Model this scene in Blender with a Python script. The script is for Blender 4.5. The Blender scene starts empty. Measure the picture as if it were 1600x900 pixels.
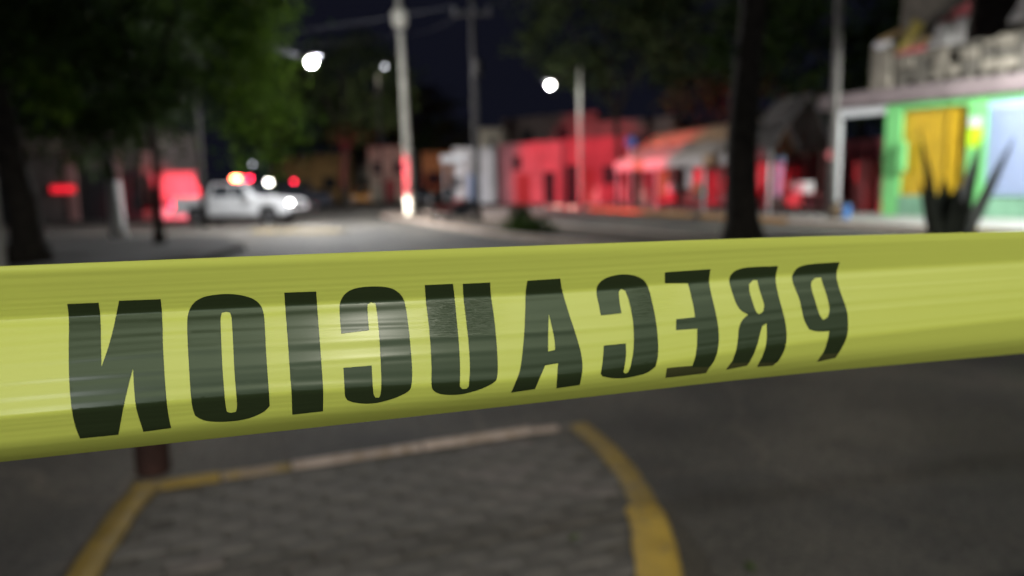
import bpy, bmesh, math, random
from mathutils import Vector, Matrix, noise
from mathutils.geometry import delaunay_2d_cdt
random.seed(7)
R = math.radians
sc = bpy.context.scene
col = sc.collection

# ---------------------------------------------------------------- camera
H_EYE, FPX = 1.45, 1155.0
PITCH, ROLL = math.atan(160 / FPX), R(1.0)
fw = Vector((0, math.cos(PITCH), -math.sin(PITCH)))
r0 = Vector((1, 0, 0)); u0 = r0.cross(fw)
rt = r0 * math.cos(ROLL) - u0 * math.sin(ROLL)
up = u0 * math.cos(ROLL) + r0 * math.sin(ROLL)
CAM = Vector((0, 0, H_EYE))
cd = bpy.data.cameras.new('camera'); cam = bpy.data.objects.new('camera', cd); col.objects.link(cam)
m = Matrix((rt, up, -fw)).transposed().to_4x4(); m.translation = CAM
cam.matrix_world = m
cd.sensor_width = 36; cd.lens = 36 * FPX / 1600
cd.clip_start = 0.02; cd.clip_end = 1000
cd.dof.use_dof = True; cd.dof.focus_distance = 0.32; cd.dof.aperture_fstop = 4.9
sc.camera = cam

def ray(x, y): return fw + rt * ((x - 800) / FPX) + up * ((450 - y) / FPX)
def ground(x, y, z=0.0):
    d = ray(x, y); return CAM + d * ((z - H_EYE) / d.z)

# ---------------------------------------------------------------- world, moon, exposure
w = bpy.data.worlds.new('World'); sc.world = w; w.use_nodes = True
nt = w.node_tree; bg = nt.nodes['Background']
sky = nt.nodes.new('ShaderNodeTexSky'); sky.sky_type = 'NISHITA'; sky.sun_disc = False
sky.sun_elevation = R(-4); sky.sun_rotation = R(200)
mx = nt.nodes.new('ShaderNodeMix'); mx.data_type = 'RGBA'; mx.inputs[0].default_value = 0.9
nt.links.new(sky.outputs[0], mx.inputs[6]); mx.inputs[7].default_value = (0.050, 0.055, 0.106, 1)
nt.links.new(mx.outputs[2], bg.inputs[0]); bg.inputs[1].default_value = 0.11
sd = bpy.data.lights.new('moon', 'SUN'); sd.energy = 0.015; sd.angle = R(0.5); sd.color = (0.8, 0.88, 1)
so = bpy.data.objects.new('moon', sd); col.objects.link(so); so.rotation_euler = (R(50), 0, R(20))
sc.view_settings.view_transform = 'Standard'; sc.view_settings.look = 'None'
sc.view_settings.exposure = 0; sc.view_settings.gamma = 1
sc.cycles.use_denoising = True
try: sc.cycles.denoiser = 'OPENIMAGEDENOISE'
except Exception: pass
sc.cycles.max_bounces = 5; sc.cycles.diffuse_bounces = 2; sc.cycles.glossy_bounces = 3
sc.cycles.caustics_reflective = False; sc.cycles.caustics_refractive = False

WARM, COOL = (1.0, 0.93, 0.78), (0.93, 0.98, 1.0)
def point(loc, power, color=WARM, size=0.12):
    d = bpy.data.lights.new('lamp_light', 'POINT'); d.energy = power; d.color = color; d.shadow_soft_size = size
    o = bpy.data.objects.new('lamp_light', d); col.objects.link(o); o.location = loc; return o
def spot(loc, target, power, color, angle, blend=0.5, size=0.05):
    d = bpy.data.lights.new('beam_light', 'SPOT'); d.energy = power; d.color = color; d.spot_size = R(angle)
    d.spot_blend = blend; d.shadow_soft_size = size
    o = bpy.data.objects.new('beam_light', d); col.objects.link(o); o.location = loc
    o.rotation_euler = (Vector(target) - Vector(loc)).to_track_quat('-Z', 'Y').to_euler(); return o

# ---------------------------------------------------------------- materials
def mat(name, c, rough=0.7, var=0.25, scale=4.0, bump=0.0, bscale=60.0, metal=0.0, emit=0.0, spec=0.4, c2=None, coords='Object'):
    M = bpy.data.materials.new(name); M.use_nodes = True
    n = M.node_tree; b = n.nodes['Principled BSDF']
    b.inputs['Roughness'].default_value = rough; b.inputs['Metallic'].default_value = metal
    b.inputs['Specular IOR Level'].default_value = spec
    tc = n.nodes.new('ShaderNodeTexCoord')
    nz = n.nodes.new('ShaderNodeTexNoise'); nz.inputs['Scale'].default_value = scale; nz.inputs['Detail'].default_value = 6
    n.links.new(tc.outputs[coords], nz.inputs['Vector'])
    rp = n.nodes.new('ShaderNodeValToRGB')
    rp.color_ramp.elements[0].position = 0.32; rp.color_ramp.elements[1].position = 0.68
    d = c2 if c2 else tuple(max(0, x * (1 - var)) for x in c)
    e = c if c2 else tuple(min(1, x * (1 + var * 0.6)) for x in c)
    rp.color_ramp.elements[0].color = (*d, 1); rp.color_ramp.elements[1].color = (*e, 1)
    n.links.new(nz.outputs[0], rp.inputs[0]); n.links.new(rp.outputs[0], b.inputs['Base Color'])
    if bump:
        n2 = n.nodes.new('ShaderNodeTexNoise'); n2.inputs['Scale'].default_value = bscale; n2.inputs['Detail'].default_value = 4
        n.links.new(tc.outputs[coords], n2.inputs['Vector'])
        bp = n.nodes.new('ShaderNodeBump'); bp.inputs['Strength'].default_value = bump; bp.inputs['Distance'].default_value = 0.02
        n.links.new(n2.outputs[0], bp.inputs['Height']); n.links.new(bp.outputs[0], b.inputs['Normal'])
    if emit:
        b.inputs['Emission Color'].default_value = (*c, 1); b.inputs['Emission Strength'].default_value = emit
    return M

def leafmat(name, dark, light, trans=0.35):
    M = bpy.data.materials.new(name); M.use_nodes = True; n = M.node_tree; b = n.nodes['Principled BSDF']
    g = n.nodes.new('ShaderNodeNewGeometry'); rp = n.nodes.new('ShaderNodeValToRGB')
    rp.color_ramp.elements[0].color = (*dark, 1); rp.color_ramp.elements[1].color = (*light, 1)
    n.links.new(g.outputs['Random Per Island'], rp.inputs[0]); n.links.new(rp.outputs[0], b.inputs['Base Color'])
    b.inputs['Roughness'].default_value = 0.8; b.inputs['Specular IOR Level'].default_value = 0.12
    t = n.nodes.new('ShaderNodeBsdfTranslucent'); n.links.new(rp.outputs[0], t.inputs[0])
    x = n.nodes.new('ShaderNodeMixShader'); x.inputs[0].default_value = trans
    n.links.new(b.outputs[0], x.inputs[1]); n.links.new(t.outputs[0], x.inputs[2])
    n.links.new(x.outputs[0], n.nodes['Material Output'].inputs[0]); return M

M_ = {}
def asphalt():
    M = mat('asphalt', (0.138, 0.132, 0.124), 0.8, 0.3, 0.9, 0.7, 120)
    n = M.node_tree; b = n.nodes['Principled BSDF']; tc = [k for k in n.nodes if k.type == 'TEX_COORD'][0]
    base = b.inputs['Base Color'].links[0].from_socket
    v = n.nodes.new('ShaderNodeTexVoronoi'); v.inputs['Scale'].default_value = 75
    n.links.new(tc.outputs['Object'], v.inputs['Vector'])
    r1 = n.nodes.new('ShaderNodeValToRGB'); r1.color_ramp.elements[0].color = (0.45, 0.45, 0.46, 1); r1.color_ramp.elements[1].color = (1.6, 1.55, 1.42, 1)
    n.links.new(v.outputs['Color'], r1.inputs[0])
    mu = n.nodes.new('ShaderNodeMix'); mu.data_type = 'RGBA'; mu.blend_type = 'MULTIPLY'; mu.inputs[0].default_value = 1
    n.links.new(base, mu.inputs[6]); n.links.new(r1.outputs[0], mu.inputs[7])
    # hairline cracks
    nz = n.nodes.new('ShaderNodeTexNoise'); nz.inputs['Scale'].default_value = 1.3
    n.links.new(tc.outputs['Object'], nz.inputs['Vector'])
    ad = n.nodes.new('ShaderNodeMix'); ad.data_type = 'RGBA'; ad.blend_type = 'ADD'; ad.inputs[0].default_value = 0.7
    n.links.new(tc.outputs['Object'], ad.inputs[6]); n.links.new(nz.outputs[1], ad.inputs[7])
    v2 = n.nodes.new('ShaderNodeTexVoronoi'); v2.feature = 'DISTANCE_TO_EDGE'; v2.inputs['Scale'].default_value = 0.45
    n.links.new(ad.outputs[2], v2.inputs['Vector'])
    r2 = n.nodes.new('ShaderNodeValToRGB'); r2.color_ramp.elements[0].position = 0.0; r2.color_ramp.elements[1].position = 0.018
    r2.color_ramp.elements[0].color = (1.45, 1.38, 1.32, 1); r2.color_ramp.elements[1].color = (1, 1, 1, 1)
    n.links.new(v2.outputs[0], r2.inputs[0])
    m2 = n.nodes.new('ShaderNodeMix'); m2.data_type = 'RGBA'; m2.blend_type = 'MULTIPLY'; m2.inputs[0].default_value = 0.8
    n.links.new(mu.outputs[2], m2.inputs[6]); n.links.new(r2.outputs[0], m2.inputs[7])
    # broad tyre-worn and oily patches
    n3 = n.nodes.new('ShaderNodeTexNoise'); n3.inputs['Scale'].default_value = 0.55; n3.inputs['Detail'].default_value = 3
    n.links.new(tc.outputs['Object'], n3.inputs['Vector'])
    r3 = n.nodes.new('ShaderNodeValToRGB'); r3.color_ramp.elements[0].position = 0.38; r3.color_ramp.elements[1].position = 0.62
    r3.color_ramp.elements[0].color = (0.62, 0.62, 0.64, 1); r3.color_ramp.elements[1].color = (1.15, 1.12, 1.05, 1)
    n.links.new(n3.outputs[0], r3.inputs[0])
    m3 = n.nodes.new('ShaderNodeMix'); m3.data_type = 'RGBA'; m3.blend_type = 'MULTIPLY'; m3.inputs[0].default_value = 1
    n.links.new(m2.outputs[2], m3.inputs[6]); n.links.new(r3.outputs[0], m3.inputs[7])
    n.links.new(m3.outputs[2], b.inputs['Base Color'])
    return M
M_['asphalt'] = asphalt()
def worn_paint(name, paint, under, amount=0.5):
    M = mat(name, paint, 0.75, 0.25, 5, 0.35, 90)
    n = M.node_tree; b = n.nodes['Principled BSDF']; tc = [k for k in n.nodes if k.type == 'TEX_COORD'][0]
    base = b.inputs['Base Color'].links[0].from_socket
    nz = n.nodes.new('ShaderNodeTexNoise'); nz.inputs['Scale'].default_value = 14; nz.inputs['Detail'].default_value = 8; nz.inputs['Roughness'].default_value = 0.7
    n.links.new(tc.outputs['Object'], nz.inputs['Vector'])
    rp = n.nodes.new('ShaderNodeValToRGB'); rp.color_ramp.elements[0].position = amount; rp.color_ramp.elements[1].position = amount + 0.12
    n.links.new(nz.outputs[0], rp.inputs[0])
    mu = n.nodes.new('ShaderNodeMix'); mu.data_type = 'RGBA'
    n.links.new(rp.outputs[0], mu.inputs[0]); n.links.new(base, mu.inputs[6]); mu.inputs[7].default_value = (*under, 1)
    n.links.new(mu.outputs[2], b.inputs['Base Color']); return M
M_['yellow_kerb'] = worn_paint('yellow_kerb', (0.58, 0.39, 0.07), (0.24, 0.20, 0.13), 0.56)
M_['bare_kerb'] = worn_paint('bare_kerb', (0.62, 0.50, 0.43), (0.34, 0.24, 0.13), 0.5)
M_['grey_kerb'] = mat('grey_kerb', (0.2, 0.18, 0.16), 0.9, 0.3, 9)
M_['oldsheet'] = mat('old_sheet', (0.42, 0.39, 0.38), 0.9, 0.35, 2.5)
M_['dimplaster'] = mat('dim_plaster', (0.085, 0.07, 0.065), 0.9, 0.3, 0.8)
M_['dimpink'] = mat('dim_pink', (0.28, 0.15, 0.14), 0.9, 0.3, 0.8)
M_['polegreydark'] = mat('weathered_pole', (0.17, 0.155, 0.145), 0.9, 0.25, 3)
M_['mixed_kerb'] = worn_paint('mixed_kerb', (0.33, 0.24, 0.10), (0.36, 0.28, 0.22), 0.46)
M_['hump'] = mat('hump_paint', (0.26, 0.19, 0.08), 0.9, 0.4, 3)
M_['dull_kerb'] = worn_paint('dull_kerb', (0.34, 0.235, 0.06), (0.20, 0.165, 0.11), 0.54)
M_['redlit_yellow_kerb'] = mat('redlit_yellow_kerb', (0.5, 0.25, 0.07), 0.7, 0.3, 2)  # yellow kerb with the red beacon light put into its colour
for i, c in enumerate([(0.145, 0.135, 0.120), (0.165, 0.153, 0.137), (0.21, 0.188, 0.172)]):
    M_['paver%d' % i] = mat('paver_tone%d' % i, c, 0.8, 0.45, 6, 0.5, 140)
M_['joint'] = mat('joint_dirt', (0.12, 0.11, 0.096), 0.95, 0.5, 12, 0.5, 120)
M_['soil'] = mat('soil', (0.13, 0.10, 0.075), 0.95, 0.5, 1.5, 0.5, 20)
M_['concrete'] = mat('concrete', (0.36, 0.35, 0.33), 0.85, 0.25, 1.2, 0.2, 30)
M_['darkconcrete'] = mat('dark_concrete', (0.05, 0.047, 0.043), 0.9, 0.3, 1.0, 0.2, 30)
M_['polegrey'] = mat('pole_concrete', (0.36, 0.35, 0.30), 0.85, 0.25, 2.5)
M_['polewood'] = mat('pole_wood', (0.028, 0.025, 0.024), 0.9, 0.3, 5)
M_['bark'] = mat('bark', (0.036, 0.03, 0.024), 0.95, 0.5, 6, 0.9, 22)
M_['limewash'] = mat('limewash', (0.62, 0.61, 0.60), 0.9, 0.25, 7, 0.6, 25)
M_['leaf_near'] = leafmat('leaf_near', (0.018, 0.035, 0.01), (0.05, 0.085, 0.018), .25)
M_['leaf_lime_lit'] = leafmat('leaf_lime_lit', (0.05, 0.11, 0.012), (0.13, 0.21, 0.03), .45)  # lamplight put into the leaf colour, for lit crown edges; also fallen leaves
M_['leaf_far'] = leafmat('leaf_far', (0.02, 0.035, 0.014), (0.065, 0.085, 0.03), .25)
M_['leaf_bush'] = leafmat('leaf_bush', (0.03, 0.06, 0.015), (0.09, 0.15, 0.03), 0.2)
M_['agave'] = mat('agave_leaf', (0.11, 0.125, 0.09), 0.55, 0.3, 3)
M_['metal'] = mat('galvanised', (0.35, 0.36, 0.37), 0.45, 0.15, 6, metal=0.7)
M_['darkmetal'] = mat('dark_metal', (0.05, 0.05, 0.055), 0.5, 0.2, 6, metal=0.4)
M_['rust'] = mat('rusty_steel', (0.05, 0.022, 0.017), 0.85, 0.5, 9, 0.4, 60)
M_['lamp'] = mat('lamp_glow', (1.0, 0.98, 0.9), emit=34, var=0)
M_['lampdim'] = mat('lamp_dim', (0.9, 0.93, 1.0), emit=5, var=0)
M_['redlamp'] = mat('red_beacon', (1.0, 0.13, 0.05), emit=95, var=0)
M_['redsoft'] = mat('red_beacon_soft', (1.0, 0.02, 0.06), emit=24, var=0)
M_['headlamp'] = mat('headlamp_glow', (1.0, 0.96, 0.94), emit=45, var=0)
M_['white'] = mat('white_paint', (0.74, 0.74, 0.75), 0.35, 0.06, 2)
M_['whitewall'] = mat('white_wall', (0.70, 0.66, 0.66), 0.85, 0.15, 0.8)
M_['green'] = mat('green_wall', (0.22, 0.66, 0.22), 0.75, 0.10, 1.3, 0.1, 40)
M_['greenskirt'] = mat('green_skirt', (0.24, 0.45, 0.30), 0.85, 0.3, 1.5)
M_['mauve'] = mat('mauve_slab', (0.25, 0.195, 0.2), 0.85, 0.2, 1.2)
M_['yellowgate'] = mat('yellow_gate', (0.92, 0.62, 0.04), 0.5, 0.12, 2)
M_['gatebar'] = mat('gate_bar', (0.6, 0.38, 0.03), 0.5, 0.2, 4)
M_['shutter'] = mat('shutter_white', (0.46, 0.54, 0.78), 0.45, 0.06, 2)
M_['lime'] = mat('lime_notice', (0.58, 0.92, 0.02), 0.6, 0.03, 2)
M_['paper'] = mat('paper', (0.75, 0.72, 0.75), 0.8, 0.1, 6)
M_['block'] = mat('rough_block', (0.22, 0.19, 0.155), 0.9, 0.35, 2.2, 0.5, 14)
M_['blockdark'] = mat('rough_block_dark', (0.12, 0.105, 0.088), 0.95, 0.4, 2.2, 0.5, 14)
M_['redcloth'] = mat('red_cloth', (0.5, 0.12, 0.13), 0.85, 0.2, 3)
M_['plank'] = mat('plank', (0.30, 0.20, 0.09), 0.85, 0.4, 5)
M_['plankyellow'] = mat('plank_yellow', (0.42, 0.33, 0.08), 0.85, 0.3, 5)
M_['black'] = mat('black', (0.018, 0.018, 0.02), 0.6, 0.2, 4)
M_['rubber'] = mat('rubber', (0.025, 0.025, 0.026), 0.8, 0.2, 10)
M_['glass'] = mat('vehicle_glass', (0.03, 0.035, 0.04), 0.08, 0.05, 2, spec=0.8)
M_['chrome'] = mat('chrome', (0.6, 0.6, 0.62), 0.2, 0.05, 2, metal=0.9)
M_['pink'] = mat('pink_wall', (0.55, 0.20, 0.22), 0.85, 0.2, 0.7)
M_['redwall'] = mat('red_wall', (0.42, 0.10, 0.12), 0.85, 0.25, 0.7)
M_['beige'] = mat('beige_wall', (0.50, 0.44, 0.34), 0.85, 0.2, 0.7)
M_['ochre'] = mat('ochre_wall', (0.46, 0.27, 0.10), 0.85, 0.25, 0.7)
M_['brownwall'] = mat('brown_wall', (0.17, 0.13, 0.115), 0.9, 0.3, 0.7)
M_['reddoor'] = mat('red_door', (0.30, 0.05, 0.05), 0.6, 0.2, 2)
M_['canvasorange'] = mat('canvas_orange', (0.46, 0.29, 0.17), 0.85, 0.25, 0.9)
M_['canvaswhite'] = mat('canvas_white', (0.62, 0.56, 0.54), 0.85, 0.2, 0.9)
M_['canvastan'] = mat('canvas_tan', (0.42, 0.36, 0.31), 0.85, 0.3, 0.6)
M_['canvasgrey'] = mat('canvas_grey', (0.085, 0.075, 0.07), 0.8, 0.35, 0.8)
M_['blue'] = mat('blue', (0.05, 0.13, 0.42), 0.5, 0.1, 4)
M_['bluebucket'] = mat('blue_bucket', (0.07, 0.24, 0.62), 0.5, 0.1, 4)
M_['orangecar'] = mat('orange_paint', (0.55, 0.24, 0.03), 0.35, 0.05, 2)
M_['darkcar'] = mat('dark_paint', (0.04, 0.045, 0.06), 0.3, 0.05, 2)
M_['greycar'] = mat('grey_paint', (0.22, 0.22, 0.23), 0.3, 0.05, 2)
M_['sack'] = mat('sack', (0.16, 0.11, 0.07), 0.95, 0.3, 5)
M_['cone'] = mat('cone_orange', (0.65, 0.17, 0.03), 0.6, 0.1, 4)
M_['sign_glow'] = mat('sign_glow', (1.0, 0.02, 0.04), emit=0.9, var=0)

# ---------------------------------------------------------------- mesh helpers
class MB:
    def __init__(s): s.v = []; s.f = []; s.mi = []; s.cur = 0
    def add(s, vs, fs):
        o = len(s.v); s.v += [tuple(p) for p in vs]; s.f += [tuple(i + o for i in f) for f in fs]; s.mi += [s.cur] * len(fs); return s
    def box(s, c, d, rz=0.0, ry=0.0, rx=0.0, top=1.0):
        hx, hy, hz = d[0] / 2, d[1] / 2, d[2] / 2
        rot = Matrix.Rotation(rz, 3, 'Z') @ Matrix.Rotation(ry, 3, 'Y') @ Matrix.Rotation(rx, 3, 'X'); c = Vector(c)
        vs = [c + rot @ Vector((x * hx * (top if z > 0 else 1), y * hy * (top if z > 0 else 1), z * hz)) for z in (-1, 1) for y in (-1, 1) for x in (-1, 1)]
        return s.add(vs, [(0, 2, 3, 1), (4, 5, 7, 6), (0, 1, 5, 4), (2, 6, 7, 3), (0, 4, 6, 2), (1, 3, 7, 5)])
    def tube(s, pts, rad, n=8, caps=True):
        pts = [Vector(p) for p in pts]
        if not hasattr(rad, '__len__'): rad = [rad] * len(pts)
        vs = []; a = None
        for i, p in enumerate(pts):
            t = (pts[min(i + 1, len(pts) - 1)] - pts[max(i - 1, 0)]).normalized()
            if a is None: a = t.orthogonal().normalized()
            a = (a - t * a.dot(t)).normalized(); b = t.cross(a)
            vs += [p + (a * math.cos(2 * math.pi * k / n) + b * math.sin(2 * math.pi * k / n)) * rad[i] for k in range(n)]
        fs = [(i * n + k, i * n + (k + 1) % n, (i + 1) * n + (k + 1) % n, (i + 1) * n + k) for i in range(len(pts) - 1) for k in range(n)]
        if caps:
            fs.append(tuple(reversed(range(n)))); fs.append(tuple((len(pts) - 1) * n + k for k in range(n)))
        return s.add(vs, fs)
    def prism(s, prof, a, b, axis='y', sc2=1.0):
        # profile polygon (p,q) extruded along an axis; y: (x,z)  z: (x,y)  x: (y,z)
        def P(p, q, t): return {'y': (p, t, q), 'z': (p, q, t), 'x': (t, p, q)}[axis]
        n = len(prof)
        vs = [P(p, q, a) for p, q in prof] + [P(p, q, b) for p, q in prof]
        fs = [tuple(range(n)), tuple(reversed(range(n, 2 * n)))] + [(i, i + n, (i + 1) % n + n, (i + 1) % n) for i in range(n)]
        return s.add(vs, fs)
    def sphere(s, c, r, nu=10, nv=6):
        c = Vector(c); r = Vector(r) if hasattr(r, '__len__') else Vector((r, r, r))
        vs = [c + Vector((0, 0, -r.z))]
        for j in range(1, nv):
            t = -math.pi / 2 + math.pi * j / nv
            vs += [c + Vector((r.x * math.cos(t) * math.cos(2 * math.pi * k / nu), r.y * math.cos(t) * math.sin(2 * math.pi * k / nu), r.z * math.sin(t))) for k in range(nu)]
        vs.append(c + Vector((0, 0, r.z))); last = len(vs) - 1
        fs = [(0, 1 + (k + 1) % nu, 1 + k) for k in range(nu)]
        for j in range(nv - 2):
            a = 1 + j * nu; fs += [(a + k, a + (k + 1) % nu, a + nu + (k + 1) % nu, a + nu + k) for k in range(nu)]
        a = 1 + (nv - 2) * nu; fs += [(a + k, a + (k + 1) % nu, last) for k in range(nu)]
        return s.add(vs, fs)
    def sheet(s, fn, nu, nv, thick=0.0):
        # a cloth-like sheet fn(a,b) -> point, both sides when thick
        g = [[Vector(fn(i / nu, j / nv)) for i in range(nu + 1)] for j in range(nv + 1)]
        vs = [p for row in g for p in row]; n = nu + 1
        fs = [(j * n + i, j * n + i + 1, (j + 1) * n + i + 1, (j + 1) * n + i) for j in range(nv) for i in range(nu)]
        return s.add(vs, fs)
    def build(s, name, mats, parent=None, smooth=False, bevel=0.0, loc=None, solid=0.0):
        me = bpy.data.meshes.new(name); me.from_pydata(s.v, [], s.f)
        for mm in (mats if isinstance(mats, (list, tuple)) else [mats]): me.materials.append(M_[mm] if isinstance(mm, str) else mm)
        me.polygons.foreach_set('material_index', s.mi)
        bm = bmesh.new(); bm.from_mesh(me); bmesh.ops.recalc_face_normals(bm, faces=bm.faces); bm.to_mesh(me); bm.free()
        if smooth: me.shade_smooth()
        o = bpy.data.objects.new(name, me); col.objects.link(o)
        if parent: o.parent = parent
        if loc is not None: o.location = loc
        if solid:
            k = o.modifiers.new('thickness', 'SOLIDIFY'); k.thickness = solid; k.offset = 0
        if bevel:
            k = o.modifiers.new('bevel', 'BEVEL'); k.width = bevel; k.segments = 2; k.limit_method = 'ANGLE'; k.angle_limit = R(40)
        return o
def box(name, mats, parent, c, d, **k):
    bv = k.pop('bevel', 0.0); return MB().box(c, d, **k).build(name, mats, parent, bevel=bv)
def tube(name, mats, parent, pts, rad, n=10, smooth=True):
    return MB().tube(pts, rad, n).build(name, mats, parent, smooth=False if n < 6 else smooth)
def thing(name, label, cat, loc=(0, 0, 0), rz=0.0, group=None):
    o = bpy.data.objects.new(name, None); col.objects.link(o); o.location = loc; o.rotation_euler = (0, 0, rz)
    o['label'] = label; o['category'] = cat
    if group: o['group'] = group
    return o
def tag(o, label, cat, group=None):
    o['label'] = label; o['category'] = cat
    if group: o['group'] = group
    return o
def kind(o, k): o['kind'] = k; return o
def copy_tree(o, parent=None):
    c = o.copy(); col.objects.link(c)
    if parent: c.parent = parent
    for ch in list(o.children): copy_tree(ch, c)
    return c

# ================================================================ SETTING
g = MB(); N = 24
vs = []; S = 320.0
kind(MB().add([(-S, -S, 0), (S, -S, 0), (S, S, 0), (-S, S, 0)], [(0, 1, 2, 3)]).build('road', 'asphalt'), 'structure')

def slab(name, poly, z, m, parent=None):
    return MB().prism(poly, -0.05, z, 'z').build(name, m, parent)
T = Vector((-0.392, 0.92)); NR = Vector((0.92, 0.392))     # the street's direction, and its right
def med(k, off): p = Vector((-5.1, 37.5)) - T * k + NR * off; return (p.x, p.y)
# right pavement
side_pts = [(2.2, 49.5), (4.5, 42), (7.3, 33), (10, 24), (11.2, 20), (14.5, 11), (19, 1)]
side = kind(slab('pavement', side_pts + [(45, 1), (45, 49.5)], 0.15, 'concrete'), 'structure')
def kerb_strip(a, b, m, parent, wdt=0.2, z=0.17, name='kerb'):
    a, b = Vector(a), Vector(b); d = (b - a).normalized(); n = Vector((-d.y, d.x))
    p = [a - n * 0.02, b - n * 0.02, b + n * wdt, a + n * wdt]
    return MB().prism([tuple(q) for q in p], -0.03, z, 'z').build(name, m, parent, bevel=0.02)
L = lambda a, b, t: (a[0] + (b[0] - a[0]) * t, a[1] + (b[1] - a[1]) * t)
for a, b, mm in [(0, 1, 'bare_kerb'), (1, 2, 'redlit_yellow_kerb'), (2, 3, 'redlit_yellow_kerb'), (3, 4, 'bare_kerb'), (4, 5, 'yellow_kerb')]:
    n = max(1, int((Vector(side_pts[b]) - Vector(side_pts[a])).length / 1.5))
    for i in range(n):
        kerb_strip(L(side_pts[a], side_pts[b], i / n + 0.004), L(side_pts[a], side_pts[b], (i + 1) / n - 0.004), mm if not (a == 2 and i > 3 and i % 2) else 'bare_kerb', side, name='kerb_stone')
# left pavement with its trees, and the far pavement over the cross street
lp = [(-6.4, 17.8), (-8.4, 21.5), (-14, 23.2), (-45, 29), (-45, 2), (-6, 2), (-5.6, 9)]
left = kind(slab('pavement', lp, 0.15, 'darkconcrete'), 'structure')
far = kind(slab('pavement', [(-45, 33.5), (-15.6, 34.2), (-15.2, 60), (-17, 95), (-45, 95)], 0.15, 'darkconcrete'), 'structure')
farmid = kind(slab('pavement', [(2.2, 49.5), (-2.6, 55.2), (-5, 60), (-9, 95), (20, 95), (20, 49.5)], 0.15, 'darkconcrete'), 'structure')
# median strip
mp = [med(-1.8, 0.0), med(-1.4, -1.0), med(0, -1.5), med(8, -1.7), med(16, -2.1), med(22, -1.8), med(34, -1.6), med(35, -0.6), med(35, 0.6), med(34, 1.2), med(22, 1.3), med(8, 1.3), med(0, 1.2), med(-1.4, 0.8)]
median = kind(slab('median', mp, 0.13, 'soil'), 'structure')
for i in range(len(mp)):
    a, b = mp[i], mp[(i + 1) % len(mp)]
    n = max(1, int((Vector(b) - Vector(a)).length / 1.8))
    for q in range(n): kerb_strip(L(a, b, (q + 0.01) / n), L(a, b, (q + 0.99) / n), 'bare_kerb', median, 0.15, 0.16, 'kerb_stone')
# worn speed hump and lane paint on the far roadway
hm = MB(); c = ground(468, 362)
hm.prism([(-0.5, 0), (-0.3, 0.05), (0, 0.075), (0.3, 0.05), (0.5, 0)], -1.7, 1.7, 'y')
hmo = hm.build('speed_hump', 'hump'); hmo.location = (c.x, c.y, 0); hmo.rotation_euler = (0, 0, R(75))
tag(hmo, 'low worn ochre speed hump across the road in front of the white pickup', 'speed hump')

# ---------------------------------------------------------------- paved island in the foreground
ISL_O = [(-1.10, 0.6), (-1.36, 1.5), (-1.60, 2.44), (-1.74, 3.02), (-1.76, 3.26), (-0.86, 3.62), (0.0, 3.95), (0.30, 4.06), (0.42, 4.03), (0.52, 3.72), (0.60, 3.37), (0.625, 2.95), (0.61, 2.70), (0.575, 2.40), (0.44, 1.5), (0.30, 0.6)]
isl = kind(slab('traffic_island', [(x * 0.995 - 0.002, y - 0.004) for x, y in ISL_O], 0.098, 'joint'), 'structure')
def kerb_run(pts, wd, z, m, split, jit=0.0, rnd=0.03):
    # kerb stones along an outer line; the stone lies to the right of the walk
    P = [Vector(p) for p in pts]; seg = []; acc = 0
    res = []
    for a, b in zip(P, P[1:]):
        n = max(1, round((b - a).length / 0.08))
        res += [a.lerp(b, i / n) for i in range(n)]
    res.append(P[-1])
    def nrm(i):
        d = (res[min(i + 1, len(res) - 1)] - res[max(i - 1, 0)]).normalized(); return Vector((d.y, -d.x))
    i = 0
    while i < len(res) - 1:
        j = min(len(res) - 1, i + split)
        mb = MB(); W = wd + random.uniform(-jit, jit); Z = z + random.uniform(-0.006, 0.006); rows = []
        for k in range(i, j + 1):
            n = nrm(k); p = res[k] + n * (random.uniform(-0.002, 0.002))
            if k == i and i > 0: p = p + (res[k + 1] - res[k]).normalized() * 0.006
            if k == j and j < len(res) - 1: p = p - (res[k] - res[k - 1]).normalized() * 0.006
            wob = noise.noise(Vector((p.x * 6, p.y * 6, 1))) * 0.008
            rows.append([(p - n * 0.012, -0.02), (p - n * 0.004, Z - rnd * 1.3), (p + n * 0.012, Z - rnd * 0.4), (p + n * 0.035, Z), (p + n * (W - 0.015 + wob), Z + wob * 0.4), (p + n * (W + wob), Z - 0.01), (p + n * (W + wob), 0.05)])
        vs = [(q.x, q.y, zz) for r_ in rows for q, zz in r_]; c = len(rows[0])
        fs = [(a * c + b, a * c + b + 1, (a + 1) * c + b + 1, (a + 1) * c + b) for a in range(len(rows) - 1) for b in range(c - 1)]
        fs += [tuple(range(c)), tuple((len(rows) - 1) * c + b for b in reversed(range(c)))]
        o = mb.add(vs, fs).build('kerb_stone', m, isl, smooth=False)
        o.data.shade_smooth(); o.data.set_sharp_from_angle(angle=R(45))
        i = j
kerb_run(ISL_O[0:5], 0.125, 0.125, 'dull_kerb', 10)
kerb_run([ISL_O[4], (-1.42, 3.396)], 0.085, 0.125, 'dull_kerb', 10)
kerb_run([(-1.41, 3.40), (-1.12, 3.516)], 0.08, 0.123, 'mixed_kerb', 5)
kerb_run([(-1.11, 3.52), ISL_O[5], ISL_O[6], (0.22, 4.03)], 0.075, 0.122, 'bare_kerb', 8)
kerb_run([(0.43, 4.05), (0.46, 3.96), (0.53, 3.70), (0.585, 3.42), (0.61, 3.18), (0.615, 2.945)], 0.13, 0.116, 'dull_kerb', 7)
kerb_run([(0.235, 4.035), (0.30, 4.06), (0.42, 4.03)], 0.08, 0.112, 'grey_kerb', 8)
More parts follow.
